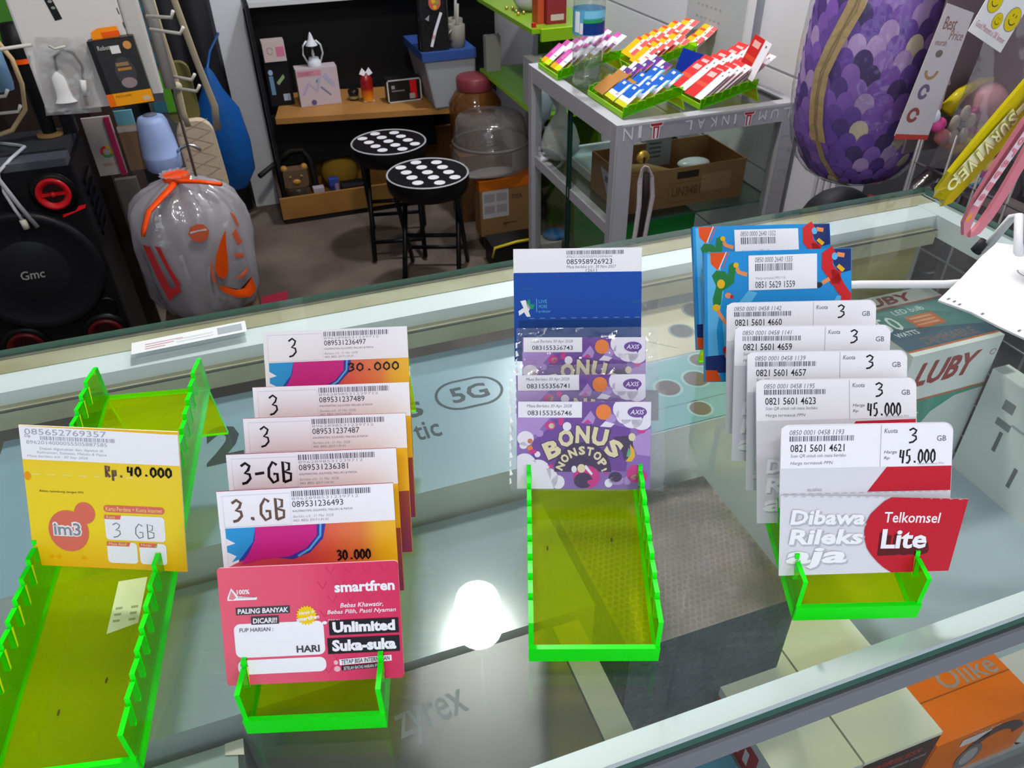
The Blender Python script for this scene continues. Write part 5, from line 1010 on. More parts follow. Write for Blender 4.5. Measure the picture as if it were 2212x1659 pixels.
b = MB(); patch([(309, .60), (315, .61), (319, .565), (313, .56), (311, .58)], OP2); patch([(306, .545), (316, .535), (317, .52), (307, .53)], OP2); b.build('small_print', t)
b = MB(); patch([(316, .655), (322, .64), (325, .60), (321, .61)], OP2, .160); b.build('shoulder_print', t)
b = MB(); patch([(226, .605), (234, .60), (238, .53), (243, .455), (236, .435), (231, .50)], RPR); b.build('red_letter', t)
b = MB(); patch([(239, .605), (244, .60), (247, .545), (252, .49), (248, .475), (244, .53)], RPR); patch([(238, .47), (250, .485), (251, .468), (240, .45)], RPR); b.build('red_letter', t)
ORT = mat('#e2490e', .35)
b = MB(); b.tube([(-.212, 2.12, .738), (-.25, 2.06, .725), (-.285, 2.03, .705), (-.305, 2.005, .672), (-.312, 1.998, .655)], .012, ORT, 8, .010, .5); b.tube([(-.212, 2.13, .738), (-.19, 2.10, .745), (-.15, 2.09, .742), (-.10, 2.07, .735)], .012, ORT, 8, .011, .5); b.lathe([(.034, .727), (.036, .734), (.034, .742)], ORT, 16, bx, by); b.build('orange_tie', t)

# ------------------------------------------------------------------ hook rack with hanging goods
WW = mat('#bdbab2', .45)
t = thing('hook_rack', 'white rack with wire hooks holding hanging goods above the speaker', 'rack', (-.3, 2.2, 0))
b = MB(); b.tube([(-.165, 2.16, .965), (-.165, 2.16, 1.6)], .014, mat('#a9a8a2', .4), 10); b.tube([(-.165, 2.2, 0), (-.165, 2.2, 1.0)], .004, mat('#2b211c', .6), 6); b.build('post', t)
b = MB(); b.box(-.72, -.46, 2.72, 2.74, 0, 1.6, mat('#2b211c', .6)); b.build('dark_panel', t)
for i, (a, c_, d_) in enumerate((((-.17, 2.1, 1.14), (-.115, 2.06, 1.14), (-.108, 2.05, 1.155)), ((-.17, 2.1, 1.112), (-.105, 2.06, 1.105), (-.095, 2.05, 1.12)), ((-.175, 2.14, 1.19), (-.14, 2.1, 1.18), (-.13, 2.09, 1.2)), ((-.17, 2.2, .985), (-.11, 2.15, .98), (-.10, 2.14, .995)), ((-.17, 2.2, .955), (-.105, 2.15, .952), (-.095, 2.14, .968)), ((-.60, 2.1, 1.098), (-.50, 2.08, 1.10), (-.42, 2.08, 1.105)), ((-.62, 2.3, .95), (-.56, 2.28, .955), (-.55, 2.28, .97)), ((-.62, 2.3, .91), (-.545, 2.28, .915), (-.535, 2.28, .93)))):
    b = MB(); b.tube([a, c_, d_], .0042, WW, 6); b.build('hook', t)
t = thing('watch_package', 'large white package picturing a black watch strap, hanging at upper left', 'package', (-.32, 2.1, .95))
b = MB(); b.box(-.445, -.222, 2.10, 2.14, .952, 1.30, mat('#c6c3c1', .45)); b.box(-.222, -.18, 2.098, 2.13, .97, 1.3, mat('#b1afac', .4)); b.build('card', t, bevel=.006)
k = MB(FR((-.445, 2.0996, .952), (1, 0, 0), (0, 0, 1))); k.stroke([(.073, .34), (.082, .25), (.092, .195)], .016, mat('#151515', .4), .0002)
for i in range(6): k.poly(ell(.0765+.0025*i, .285-.013*i, .0045, .003, 10), .0004, mat('#8c8a8a'))
for i in range(5): k.stroke([(.205+.004*i, .30-.03*i), (.207+.004*i, .287-.03*i)], .0022, mat('#4a4a4a'), .0002)
k.build('strap_picture', t)
t = thing('bulb_socket_bag', 'clear bag with white bulb socket and curved wire hanging below the white package', 'package', (-.37, 2.085, .95))
b = MB(); b.quad((-.445, 2.082, .95), (-.325, 2.082, .945), (-.31, 2.082, 1.11), (-.41, 2.082, 1.12), glassy('soft_bag', (.9, .9, .9, 1), .1, .8, .1, 'd5d3d4', .35, bump=.6, bscale=18)); b.build('bag', t)
b = MB(); b.lathe([(.026, .975), (.02, .985), (.018, 1.0), (.017, 1.03), (.009, 1.045)], mat('#d2d1d2', .35), 16, -.392, 2.088, True, True, 1, .6); b.build('socket', t)
b = MB(); b.tube([(-.39, 2.086, 1.045), (-.385, 2.086, 1.075), (-.365, 2.086, 1.088), (-.345, 2.086, 1.08), (-.335, 2.086, 1.05), (-.343, 2.086, 1.02)], .003, mat('#4d4c4e')); b.tube([(-.343, 2.086, 1.02), (-.35, 2.086, .985)], .008, mat('#cfcfd0'), 8, .006); b.tube([(-.35, 2.086, .985), (-.352, 2.086, .962)], .004, mat('#6a6460')); b.build('wire_and_plug', t)
b = MB(); b.tube([(-.386, 2.075, 1.10), (-.375, 2.07, 1.094), (-.352, 2.07, 1.098)], .0028, WW); b.build('hanger_wire', t)
t = thing('mouse_package', 'black and orange blister package with pictured dark device, hanging right of the clear bag', 'package', (-.26, 2.08, .95))
Mx = FR((-.302, 2.075, .952), (1, 0, .045), (-.04, 0, 1))
b = MB(Mx); b.box(0, .10, 0, .15, -.03, 0, mat('#1e1d1f', .3)); b.build('box_body', t, bevel=.003)
k = MB(Mx); k.rect(.015, .003, .10, .032, .0012, mat('#e69612', .4)); k.rect(-.0, .003, .015, .032, .0012, mat('#e0660c', .4)); k.rect(.012, .032, .10, .148, .0010, mat('#2e2d2f', .35))
k.poly(ell(.06, .075, .022, .035), .0014, mat('#3f3f43', .3)); k.rect(.045, .08, .075, .086, .0018, mat('#a8763a')); k.rect(.044, .09, .072, .098, .0018, mat('#8a7050')); k.poly(ell(.06, .052, .017, .012), .0018, mat('#8a7a7c')); k.text('Robot', .018, .128, .044, .138, mat('#b5b5b5'), .0014, .01); k.rect(.044, .118, .064, .135, .0016, mat('#d6d4d0')); k.poly(ell(.082, .133, .009, .009, 16), .0016, mat('#c98a4a'))
k.text('MOUSE', .02, .022, .055, .027, mat('#7a4a08'), .0016); k.poly(ell(.086, .013, .010, .006, 16), .0016, mat('#c9a88a')); k.build('printed_front', t)
b = MB(Mx); b.prism([(.012, .15), (.07, .15), (.072, .172), (.03, .172), (.014, .165)], -.016, -.013, mat('#ec8a10', .4)); b.box(.035, .073, .152, .163, -.0135, -.012, mat('#e0520c')); b.build('hanging_tab', t)
# lower hanging goods
simplebox('ring_package', 'pale package with small coloured ring logo hanging above the speaker side', 'package', -.452, -.375, 2.50, 2.51, .65, .82, mat('#a79f9c', .45), None, [('s', arcpts((.04, .07), .014, 90, 210, 8), .008, mat('#c03a2c')), ('s', arcpts((.04, .07), .014, 210, 330, 8), .008, mat('#4a8a4a')), ('s', arcpts((.04, .07), .014, 330, 450, 8), .008, mat('#c9a03a')), ('t', 'smart tv', .02, .028, .06, .038, mat('#a06a50'))])
simplebox('stick_package', 'crimson narrow stick package hanging across the pale ones', 'stick', -.392, -.376, 2.485, 2.495, .65, .82, mat('#8f2048', .4))
simplebox('brown_package', 'brown card package in clear sleeve left of the blue pump', 'package', -.366, -.305, 2.50, 2.515, .655, .785, mat('#7a6048', .6), None, [('r', 0, .115, .061, .13, mat('#b0a9a2'))])
simplebox('blue_tag', 'turquoise cardboard tag peeking out above the brown package', 'tag', -.365, -.315, 2.52, 2.53, .78, .825, mat('#5f9aa8'))
simplebox('grey_package', 'dark grey long package hanging between speaker and clear bag', 'package', -.405, -.345, 2.42, 2.44, .45, .66, mat('#5d5956', .35))
t = thing('water_pump', 'pale blue bottle pump with chrome spout in front of the hanging rack', 'water pump', (-.265, 2.5, .62))
x, y = -.267, 2.5
b = MB(); b.lathe([(.046, .648), (.052, .655), (.054, .69), (.0545, .693), (.053, .696), (.05, .74), (.043, .79), (.036, .805), (.02, .81), (0, .81)], mat('#93a6d4', .35), 26, x, y); b.build('pump_body', t)
b = MB(); b.lathe([(.02, .8105), (.02, .8125), (.0, .8125)], mat('#5f6478', .4), 16, x, y); b.build('button', t)
b = MB(); b.tube([(x+.045, y-.02, .70), (x+.065, y-.03, .715), (x+.085, y-.03, .722), (x+.10, y-.03, .715), (x+.115, y-.03, .70)], .005, mat('#b9b9bd', .2, .9), 8); b.build('spout', t)
b = MB(); b.lathe([(.02, .40), (.02, .65)], mat('#c9cdd6', .3), 12, x, y); b.build('stem', t)
t = thing('pouch', 'beige quilted pouch with long cream strap hanging right of the blue pump', 'pouch', (-.16, 2.6, .55))
b = MB(); b.prism(rrect(-.06, -.115, .06, .105, .045, 1, 1, 0, 0), -.02, .02, mat('#b8a68f', .7, bump=.3, bscale=28)); b.v = [Vector((-.160+v.x*.93+.12*(.0-v.y)*.3, 2.60+v.z, .65+v.y)) for v in b.v]; b.build('pouch_body', t, bevel=.012)
k = MB(FR((-.160, 2.5785, .65), (1, 0, 0), (0, 0, 1)))
for i in range(5): k.stroke([(-.05, -.09+.04*i), (.045, -.05+.04*i)], .0016, mat('#9c8b76', .8), .0); k.stroke([(.045, -.09+.04*i), (-.05, -.05+.04*i)], .0016, mat('#9c8b76', .8), .0002)
k.build('quilt_seams', t)
b = MB(); b.tube([(-.128, 2.5, 1.25), (-.122, 2.5, 1.11), (-.105, 2.52, .95), (-.086, 2.56, .80), (-.095, 2.58, .72)], .011, mat('#a79c86', .7), 8, None, .35); b.build('strap', t)
t = thing('strap', 'thin cream strap with knot hanging from the upper rack hooks', 'strap', (-.18, 2.45, .8)); b = MB(); b.tube([(-.175, 2.45, 1.2), (-.173, 2.45, 1.05), (-.168, 2.45, .93), (-.17, 2.45, .87), (-.172, 2.45, .82), (-.168, 2.45, .78)], .008, mat('#a1957c', .7), 8, .011, .5); b.ball((-.168, 2.445, .895), .013, mat('#aaa08a', .7)); b.build('webbing', t)
t = thing('olive_bag', 'olive green packet hanging behind the cream strap', 'packet', (-.18, 2.62, .72)); b = MB(); b.prism(rrect(-.225, .74, -.135, .92, .03), 2.62, 2.65, mat('#5f5a30', .6)); b.v = [Vector((v.x, v.z, v.y)) for v in b.v]; b.build('packet', t, bevel=.008); b = MB(); b.box(-.225, -.19, 2.612, 2.619, .78, .90, mat('#4a8a1e', .5)); b.build('green_side', t)
t = thing('blue_bag', 'deep blue plastic bag hanging in front of the grey pillar', 'plastic bag', (-.1, 3.3, .3)); b = MB(); b.lathe([(.05, .26), (.095, .33), (.10, .45), (.085, .58), (.04, .66), (.02, .72), (.008, .74)], mat('#124a8a', .3, bump=.6, bscale=12), 22, -.105, 3.3, True, True, 1, .6); b.build('bag', t)
b = MB(); b.tube([(-.105, 3.3, .735), (-.085, 3.5, .755), (-.04, 3.695, .78)], .005, mat('#124a8a', .4)); b.build('tied_handle', t)
# dark curtain and teal poster behind
t = thing('dark_curtain', 'dark grey curtain hanging left of the grey pillar', 'curtain', (-.15, 3.6, 0)); b = MB(); pts = [(-.42+.03*i, 3.62+.03*math.sin(i*1.7)) for i in range(13)]
b.add([(p[0], p[1], 0.02) for p in pts]+[(p[0], p[1], 2.4) for p in pts], [(i, i+1, 14+i, 13+i) for i in range(12)], mat('#2e2d31', .8), True); b.build('fabric', t, solid=.006)
t = thing('teal_poster', 'teal and grey striped panel far back between the rack hooks', 'panel', (-.3, 3.2, 0)); b = MB(); b.box(-.335, -.235, 3.2, 3.22, 0, 1.4, mat('#4e5156'))
for i in range(7): b.box(-.32, -.245, 3.196, 3.2, .62+.085*i, .66+.085*i, mat('#2f5f74', .5))
b.build('panel', t)
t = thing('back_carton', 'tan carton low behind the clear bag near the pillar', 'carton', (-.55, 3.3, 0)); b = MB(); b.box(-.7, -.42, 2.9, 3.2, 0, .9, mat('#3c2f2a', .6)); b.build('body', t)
t = thing('green_box', 'green packet peeking out behind the microphone at the left edge', 'packet', (-.6, 2.6, .95)); b = MB(); b.box(-.66, -.545, 2.66, 2.70, .98, 1.12, mat('#3f7a26', .4)); b.build('packet', t, bevel=.004)
t = thing('blue_bottle', 'pale blue bottle pack at the very left edge above the speaker', 'bottle', (-.64, 2.6, .9)); b = MB(); b.lathe([(.026, .90), (.03, .92), (.03, 1.0), (.015, 1.04)], mat('#5f7f9a', .3), 14, -.63, 2.58); b.build('bottle_body', t)
# ------------------------------------------------------------------ right side: neck pillow, hanging accessories, wire grid
RAIL = mat('#8e8e92', .35, .6)
for y0, z0, x0, x1, lb in ((.372, 1.66, .35, 1.5, 'thin steel rail over the right end of the counter'), (.9, 1.60, .7, 2.4, 'thin steel rail behind the right end of the counter')):
    t = thing('hanging_rail', lb, 'rail', ((x0+x1)/2, y0, z0)); b = MB(); b.tube([(x0, y0, z0), (x1, y0, z0)], .007, RAIL, 8); b.build('rod', t)
    for x in (x0, x1):
        b = MB(); b.tube([(x, y0, z0), (x, y0, 2.9)], .005, RAIL, 8); b.build('drop_rod', t)
PC = [mat(c, .55) for c in ('#7650b2', '#8f62c6', '#5c3e90', '#a880d0', '#986ec8', '#4c3876', '#c6a6dc', '#e6d6b8')]
px_, py_, = 1.01, 1.075
def prad(z):
    T_ = [(.952, .0), (.958, .045), (.975, .078), (1.0, .098), (1.04, .112), (1.10, .118), (1.17, .117), (1.25, .110), (1.33, .098), (1.42, .08), (1.5, .05), (1.55, .0)]
    for (a, ra), (c_, rc) in zip(T_, T_[1:]):
        if a <= z <= c_:
            f = (z-a)/(c_-a); return ra + (rc-ra)*f
    return 0
def pcen(z): return px_ - .055*(z-1.1) + .03*max(0, 1.05-z)*2
def psurf(a, z, e=0): r = prad(z) + e; return (pcen(z) + r*math.cos(a), py_ + r*math.sin(a)*.85, z)
t = thing('neck_pillow', 'purple pillow with fish-scale pattern and beige zip in clear wrap, hanging at right', 'pillow', (1.0, 1.05, .952))
b = MB(); zz = [.952, .956, .965, .98, 1.0, 1.03, 1.07, 1.12, 1.18, 1.25, 1.32, 1.40, 1.47, 1.52, 1.55]
seg = 36; vs = [psurf(2*PI*k/seg, z) for z in zz for k in range(seg)]
b.add(vs, [(i*seg+k, i*seg+(k+1) % seg, (i+1)*seg+(k+1) % seg, (i+1)*seg+k) for i in range(len(zz)-1) for k in range(seg)], PC[2], True)
rg = random.Random(11); hz = .0215; na = 24
for j in range(29):
    z = .955 + hz*j
    for i in range(na):
        a = 2*PI*(i + (.5 if j % 2 else 0))/na; m = PC[rg.choice((0, 0, 1, 1, 2, 3, 4, 5, 0, 1, 6, 6, 7))]
        hw = PI/na; pts = []
        for k in range(9):                                            # rounded top, pointed foot hidden by the next row
            th_ = PI*k/8; pts.append((a + hw*1.02*math.cos(th_), z + hz*.55 + hz*.95*math.sin(th_)))
        pts += [(a - hw*.9, z - hz*.1), (a, z - hz*.5), (a + hw*.9, z - hz*.1)]
        PP = pts + [(a, z + hz*.45), (a, z + hz*.95)]
        P3 = [psurf(p[0], min(max(p[1], .9525), 1.549), .0006 + .0030*(p[1] - (z - hz*.5))/(2*hz)) for p in PP]; n_ = len(pts)
        b.add(P3, [(k, (k+1) % n_, n_ + (1 if k < 8 else 0)) for k in range(n_)] + [(8, n_, n_+1), (0, n_+1, n_)], m)
p = b.build('pillow_body', t); p['label'] = 'purple and cream scale patterned fabric'
b = MB(); ZP = mat('#b59a6c', .7, bump=.3, bscale=60); ZD = mat('#8a7350', .6)
a_cam = math.atan2(-1.05, -.97)
pth = [(1.52, -.08), (1.42, -.14), (1.32, -.20), (1.26, -.30), (1.20, -.50), (1.16, -.60), (1.12, -.60), (1.08, -.56), (1.05, -.48)]
def strip(pth, w, m, e):
    vs = []
    for z, off in pth:
        a = a_cam + off; r = max(prad(z), .03)
        vs += [psurf(a - w/r/2, z, e), psurf(a + w/r/2, z, e)]
    b.add(vs, [(2*i, 2*i+1, 2*i+3, 2*i+2) for i in range(len(pth)-1)], m, True)
strip(pth, .03, ZP, .006); strip(pth, .003, ZD, .0075); strip([(1.05, -.48), (1.02, -.40), (.99, -.25), (.968, -.08), (.958, .1)], .011, ZP, .006)
p = b.build('zip_band', t); p['label'] = 'beige zip tape'
b = MB(); WR = glassy('pillow_wrap', (.97, .97, .98, 1), .06, .9, .05, 'ffffff', .03, bump=.7, bscale=22)
vs = [psurf(2*PI*k/seg, z, .011) for z in zz for k in range(seg)]
b.add(vs, [(i*seg+k, i*seg+(k+1) % seg, (i+1)*seg+(k+1) % seg, (i+1)*seg+k) for i in range(len(zz)-1) for k in range(seg)], WR, True); p = b.build('plastic_wrap', t); p['label'] = 'clear glossy wrap'
b = MB(); b.tube([(.975, 1.05, 1.55), (.98, .9, 1.61)], .004, RAIL); b.build('hanger', t)

# clear bag of trinkets behind the straps
HZ = glassy('hazy_bag', (.80, .76, .78, 1), .08, .8, .12, 'a8989c', .40, bump=.6, bscale=15)
t = thing('trinket_bag', 'hazy clear bag full of pastel trinkets hanging at the upper right', 'plastic bag', (1.05, .9, 1.05))
b = MB(); vs = []; N = 14
for j in range(10):
    z = 1.055 + .055*j
    for i in range(N+1):
        f = i/N; vs.append((.975 + .19*f + .02*(z-1.05), .862 + .012*math.sin(9*f+z*14) - .03*math.sin(PI*f), z))
b.add(vs, [(j*(N+1)+i, j*(N+1)+i+1, (j+1)*(N+1)+i+1, (j+1)*(N+1)+i) for j in range(9) for i in range(N)], HZ, True); b.build('front_film', t)
b = MB(); b.box(.98, 1.2, .932, .936, 1.055, 1.55, mat('#6f6266', .7)); b.build('backing_card', t)
t = thing('header_card', 'narrow white card strip with faint coloured rings and red foot beside the pillow', 'card', (.95, .845, 1.1))
k = MB(FR((.8695, .852, 1.123), (1, 0, -.15), (-.09, 0, 1))); k.prism([(0, 0), (.0635, -.004), (.052, .165), (.0, .173)], 0, .0015, mat('#bdb4b8', .4)); k.rect(0.0, -.004, .0635, .003, .0018, mat('#b33a36'))
k.stroke(ell(.018, .03, .008, .008, 16), .005, mat('#8a4a44'), .002); k.stroke(ell(.02, .062, .007, .008, 16), .005, mat('#6a5a78'), .002); k.stroke(arcpts((.02, .09), .01, 180, 360), .004, mat('#a08058'), .002); k.poly(ell(.02, .112, .006, .005, 10), .002, mat('#6a6660'))
k.text('Best', .008, .142, .03, .158, mat('#8a5a58'), .002); k.text('Price', .026, .13, .050, .142, mat('#96706c'), .002); k.text('murah', .006, .122, .026, .13, mat('#a08078'), .002); b = k; o = b.build('strip', t)
def charm(name, label, build, loc):
    t = thing(name, label, 'trinket', loc); b = MB(); build(b); b.build('body', t); return t
y = .905
charm('castle_charm', 'pale pink castle shaped trinket at the left in the hazy bag', lambda b: (b.box(.955, 1.0, y, y+.015, 1.12, 1.15, mat('#c9aeb4')), b.lathe([(.010, 1.15), (.010, 1.17), (.013, 1.17), (0, 1.205)], mat('#c9b4b8'), 10, .985, y), b.lathe([(.008, 1.15), (.008, 1.16), (.010, 1.16), (0, 1.18)], mat('#c9a4b0'), 10, .965, y)), (.97, y, 1.105))
charm('moon_charm', 'yellow crescent trinket at the top of the pile in the hazy bag', lambda b: b.tube([(1.01, y, 1.125), (1.03, y, 1.15), (1.06, y, 1.165), (1.085, y, 1.165)], .012, mat('#c9b81e', .25), 10, .004), (1.04, y, 1.125))
charm('bunny_charm', 'pale pink round headed trinket in the hazy bag', lambda b: (b.ball((1.075, y-.01, 1.135), .030, mat('#d9a0aa', .35)), b.ball((1.082, y-.035, 1.112), .011, mat('#d6c9c6', .4))), (1.075, y, 1.11))
charm('ring_charm', 'magenta ring trinket below the pale pink one', lambda b: b.tube([(1.065+.024*math.cos(2*PI*k/16), y-.02, 1.115+.020*math.sin(2*PI*k/16)) for k in range(17)], .006, mat('#a83a7a', .3), 8), (1.065, y, 1.095))
def flower(b):
    for k in range(5):
        a = 2*PI*k/5+.3; b.ball((1.018+.016*math.cos(a), y-.03, 1.112+.019*math.sin(a)), .0085, mat('#d0cdb8', .35), .005, .012)
charm('flower_charm', 'white five petal flower trinket in the hazy bag', flower, (1.018, y, 1.09))
charm('duck_charm', 'yellow bear shaped trinket behind the yellow strap', lambda b: (b.ball((1.06, y-.02, 1.075), .02, mat('#bdb416', .25)), b.ball((1.078, y-.02, 1.095), .016, mat('#c2a81a', .25))), (1.06, y, 1.055))
charm('heart_charm', 'hot pink bead trinket at the lower left of the bag', lambda b: b.ball((.975, y-.025, 1.118), .015, mat('#d04a8a', .25), .01, .011), (.975, y, 1.108))
for i, (x, z, m, l) in enumerate(((.998, 1.095, '#d9848a', 'coral bead in the bottom left corner of the trinket bag'), (1.015, 1.085, '#d98a5a', 'orange bead at the bottom of the trinket bag'), (1.03, 1.075, '#c9b45a', 'mustard bead at the bottom of the trinket bag'), (.965, 1.13, '#c9c9d6', 'pearly bead left of the flower trinket'))):
    charm('bead', l, lambda b: b.ball((x, y-.02, z), .012, mat(m, .3), seg=12, rings=8), (x, y, z-.012))
simplebox('block_toy', 'little blue white and pink block toy below the hazy bag', 'toy', 1.035, 1.075, .85, .87, 1.022, 1.05, mat('#4a86b0', .35), None, [('r', .012, .004, .03, .014, mat('#c9b98a')), ('r', .022, .012, .036, .026, mat('#b04a86')), ('e', .008, .024, .008, .008, mat('#b9b9c0'))])
# smiley sheet
t = thing('smiley_sheet', 'white sticker sheet with yellow smiling faces at the top right corner', 'sticker sheet', (.69, .6, 1.3))
Mx = FR((.666, .60, 1.328), (.049, 0, -.0235), (.022, .004, .05))
k = MB(Mx); k.prism([(0, 0), (.056, 0), (.056, .30), (0, .30)], 0, .0008, mat('#d9d9dc', .4)); YF = mat('#d2bc12', .4); BL_ = mat('#3a3a30')
for x, y_, r in ((.012, .032, .0088), (.028, .020, .0062), (.046, .028, .0095), (.024, .056, .0095), (.042, .058, .0075), (.012, .075, .007)):
    k.poly(ell(x, y_, r*1.1, r*1.18, 22), .0010, mat('#8c8c86')); k.poly(ell(x, y_, r, r*1.1, 22), .0011, YF); k.stroke(arcpts((x, y_+r*.05), r*.55, 200, 340, 8), r*.1, BL_, .0013)
    for s in (-1, 1): k.stroke([(x+s*r*.25, y_+r*.25), (x+s*r*.25, y_+r*.5)], r*.1, BL_, .0013)
k.text('Good Moment is OK forever', .004, .0068, .052, .0125, mat('#c08a94'), .0012, 0, 0); k.build('sheet', t)
b = MB(); b.tube([(.78, .6, 1.58), (.76, .5, 1.64), (.74, .372, 1.66)], .003, RAIL); b.build('hanger', t)
# silicone straps
def strap(name, label, pts, w, m, txt, tm, prints):
    """closed loop band: pts are the centre line, flat side facing the viewer"""
    t = thing(name, label, 'strap', pts[0]); P = [Vector(p) for p in pts]; n = len(P); vs = []
    wd = Vector(w)
    for i, p in enumerate(P):
        tg = (P[min(i+1, n-1)] - P[max(i-1, 0)]).normalized(); ww = wd - tg*wd.dot(tg); nn = tg.cross(ww).normalized()*.0012
        vs += [p - ww/2 - nn, p + ww/2 - nn, p + ww/2 + nn, p - ww/2 + nn]
    b = MB(); b.add(vs, [(4*i+a, 4*i+(a+1) % 4, 4*i+4+(a+1) % 4, 4*i+4+a) for i in range(n-1) for a in range(4)], m); b.build('band', t)
    return t
SY = mat('#c4b410', .3); SYW = mat('#dcdcae', .35)
# yellow loop: front leg, round foot, back leg
yl = [(.56, .372, 1.66), (.535, .371, 1.46), (.503, .370, 1.395), (.483, .370, 1.363), (.468, .370, 1.343), (.453, .370, 1.322), (.4395, .370, 1.302)]
ft = [(.4385, .3735, 1.292), (.444, .380, 1.282), (.454, .387, 1.276), (.467, .392, 1.277), (.480, .394, 1.289), (.491, .392, 1.307), (.505, .387, 1.338), (.518, .382, 1.385), (.545, .378, 1.46), (.566, .376, 1.66)]
t = strap('wrist_strap', 'yellow silicone wrist strap with raised cream lettering at upper right', yl + ft, (.0168, .004, -.0126), SY, '', SYW, ())
Mx = FR((.4405, .3668, 1.3035), (.0268, 0, .0335), (-.76, -.1, .65))
k = MB(Mx)
k.rect(-.004, -.0066, .047, .0062, -.0, SYW); k.stroke(ell(-.0072, -.0, .0035, .0042, 18), .0018, SYW, .0006)
for i, c in enumerate('SURVIVE'):
    k.M = Mx @ Matrix.Translation((.0430-.0070*i, .0, .0008)) @ Matrix.Rotation(PI, 4, 'Z'); ww = .0012 if c == 'I' else .0027; k.text(c, -ww-.0005, -.0062, ww+.0005, .0062, mat('#b3aa20'), .0004, .06); k.text(c, -ww, -.0057, ww, .0057, SYW, .0008, .02)
k.M = Mx; k.rect(.047, -.0026, .085, .0026, .0008, SYW); p = k.build('raised_letters', t); p['label'] = 'cream raised letters'
b = MB(); b.tube([(.490, .366, 1.350), (.4935, .364, 1.339), (.490, .364, 1.332)], .0018, mat('#b9b9bb', .2, .9)); b.build('key_ring', t)
b = MB(); b.box(.486, .510, .366, .3685, 1.362, 1.39, mat('#3fbf5a', .4)); b.build('green_clasp', t)
SP = mat('#d9808e', .35); SPW = mat('#dcc4cc', .4)
pk_ = [(.505, 0.3620, 1.66), (.500, 0.3620, 1.45), (.485, 0.3610, 1.355), (.473, 0.3600, 1.335), (.463, 0.3600, 1.31), (.456, 0.3600, 1.288), (.4545, 0.3610, 1.272), (.459, 0.3630, 1.261), (.468, 0.3660, 1.2555), (.478, 0.3690, 1.258), (.486, 0.3710, 1.266), (.4925, 0.3720, 1.28), (.498, 0.3720, 1.30), (.505, 0.3710, 1.34), (.512, 0.3680, 1.45), (.513, 0.3640, 1.66)]
t = strap('wrist_strap', 'pink silicone wrist strap with small pink lettering, in front of the yellow one', pk_, (.0135, .004, -.006), SP, '', SPW, ())
Mx = FR((.4508, .3545, 1.2885), (.0215, 0, .0485), (-.92, -.1, .36))
k = MB(Mx); k.rect(-.004, -.0036, .062, .0036, .0, SPW)
for i, c in enumerate('adorable'):
    k.M = Mx @ Matrix.Translation((.057-.0078*i, .0, .0004)) @ Matrix.Rotation(PI, 4, 'Z'); k.text(c, -.0026, -.0028, .0026, .0028, SP, 0, .03)
k.M = Mx; k.poly(ell(-.012, .0, .0032, .0018, 12), .0008, mat('#e0a01c')); p = k.build('lettering_panel', t); p['label'] = 'pale panel with pink letters'
# character-free keyring doll hidden behind the pink strap
t = thing('keyring_doll', 'brown red and green keyring figure partly hidden behind the pink strap', 'keyring', (.62, .5, 1.24))
b = MB(); b.tube([(.655, .52, 1.235), (.685, .52, 1.28), (.722, .52, 1.325)], .014, mat('#6a3a2e', .5), 10, .018); b.build('brown_body', t)
b = MB(); b.ball((.69, .515, 1.325), .017, mat('#b01c22', .4), .012, .016); b.build('red_patch', t); b = MB(); b.ball((.705, .513, 1.322), .013, mat('#d08a5c', .4), .01, .018); b.build('peach_arm', t)
b = MB(); b.ball((.712, .515, 1.275), .022, mat('#1f7a58', .4), .012, .03); b.build('green_part', t); b = MB(); b.ball((.685, .515, 1.262), .010, mat('#d0c9c0', .4)); b.build('white_foot', t); b = MB(); b.tube([(.648, .52, 1.228), (.668, .515, 1.235)], .007, mat('#c9a070', .5)); b.build('tan_foot', t)
b = MB(); b.tube([(.722, .52, 1.325), (.73, .45, 1.5), (.72, .372, 1.66)], .002, RAIL); b.build('cord', t)
# wire grid rack standing behind the right end of the counter
t = thing('wire_grid', 'grey wire grid rack standing right behind the end of the counter', 'grid rack', (.95, .5, 0))
GW = mat('#757376', .35, .5)
for i in range(11):
    b = MB(); b.tube([(.935, .86-.055*i, .02), (.935, .86-.055*i, 1.13)], .0022, GW, 6); b.build('upright_wire', t)
for j in range(10):
    b = MB(); b.tube([(.935, .87, .55+.058*j), (.935, .30, .55+.058*j)], .0022, GW, 6); b.build('cross_wire', t)
for y0 in (.865, .305):
    b = MB(); b.tube([(.935, y0, 0), (.935, y0, 1.13)], .0035, GW, 8); b.build('side_post', t)
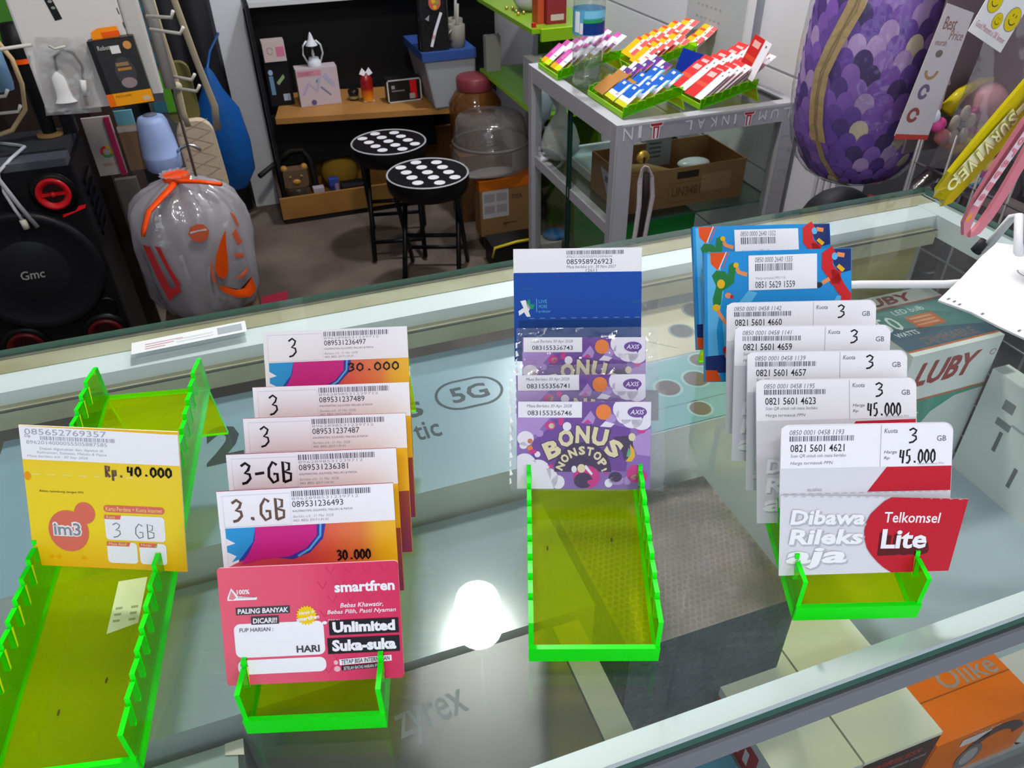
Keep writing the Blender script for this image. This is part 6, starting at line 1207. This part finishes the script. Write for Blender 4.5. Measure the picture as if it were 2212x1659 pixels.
# dark goods on the low shelf behind the pillow
t = thing('low_cabinet', 'dark low cabinet behind the pillow at the right', 'cabinet', (1.6, 1.15, 0)); b = MB(); b.box(1.02, 2.3, .95, 1.32, 0, .70, mat('#2c2426', .6)); b.build('body', t)
simplebox('red_book', 'dark red box standing on the low cabinet below the pillow', 'box', 1.22, 1.26, 1.1, 1.25, .70, .82, mat('#6a1a1e', .5))
simplebox('grey_box', 'pale grey box on the low cabinet below the pillow', 'box', 1.30, 1.47, 1.08, 1.25, .70, .80, mat('#9a9498', .5))
simplebox('tan_box', 'brownish grey slim box between the red and the pale grey boxes', 'box', 1.265, 1.295, 1.1, 1.25, .70, .81, mat('#6f6258', .5))
t = thing('black_bag', 'black soft bag at the left end of the low cabinet', 'bag', (1.12, 1.2, .7)); b = MB(); b.ball((1.12, 1.18, .79), .085, mat('#1c1a1d', .6, bump=.3, bscale=20), .08, .09); b.build('bag', t)
t = thing('dark_package', 'dark crinkled glossy packages under the trinket bag', 'package', (1.15, .88, .8)); b = MB(); b.ball((1.13, .93, .93), .14, mat('#3b3236', .2, spec=.6, bump=.8, bscale=16), .05, .11); b.build('bag', t)
t = thing('brown_packages', 'brownish glossy package hanging behind the wire grid', 'package', (1.02, .6, .8)); b = MB(); b.box(.97, 1.03, .32, .80, .74, 1.04, mat('#6e6164', .3, spec=.6, bump=.6, bscale=14, var=.8, vscale=12, hex2='#3f383b')); b.build('body', t, bevel=.01)

# printed and fixed details belong to the part that carries them
PRINTS = {'label_sticker': ('ramp_floor',), 'dirt_speck': ('ramp_floor',), 'printed_lettering': ('body',), 'phone_picture': ('body',), 'red_strip': ('body',), 'dark_front': ('body',), 'headset_picture': ('body',), 'side_lettering': ('body',),
 'printed_ring': ('body',), 'top_print': ('body',), 'front_print': ('body',), 'small_labels': ('body',), 'worn_edge': ('body',), 'dust_cap': ('woofer',), 'raised_letters': ('band',), 'lettering_panel': ('band',), 'quilt_seams': ('pouch_body',),
 'strap_picture': ('card',), 'printed_front': ('front_wall', 'box_body'), 'corner_label': ('side_wall',), 'paper_label': ('back_wall', 'bottle_body'), 'pear_sticker': ('bag',), 'printed_tape': ('front_top_rail',), 'paper_sticker': ('glass_top',), 'label_band': ('jar_body',),
 'plate_print': ('price_plate',), 'faint_table': ('panel',), 'black_tip': ('upright_hook',), 'zip_band': ('pillow_body',), 'button': ('pump_body',), 'plug': ('cord',)}
for o in list(S.objects):
    k = o.name.split('.')[0]
    if k in PRINTS and o.parent and o.parent.parent is None:
        for c in o.parent.children:
            if c.name.split('.')[0] in PRINTS[k]: o.parent = c; break
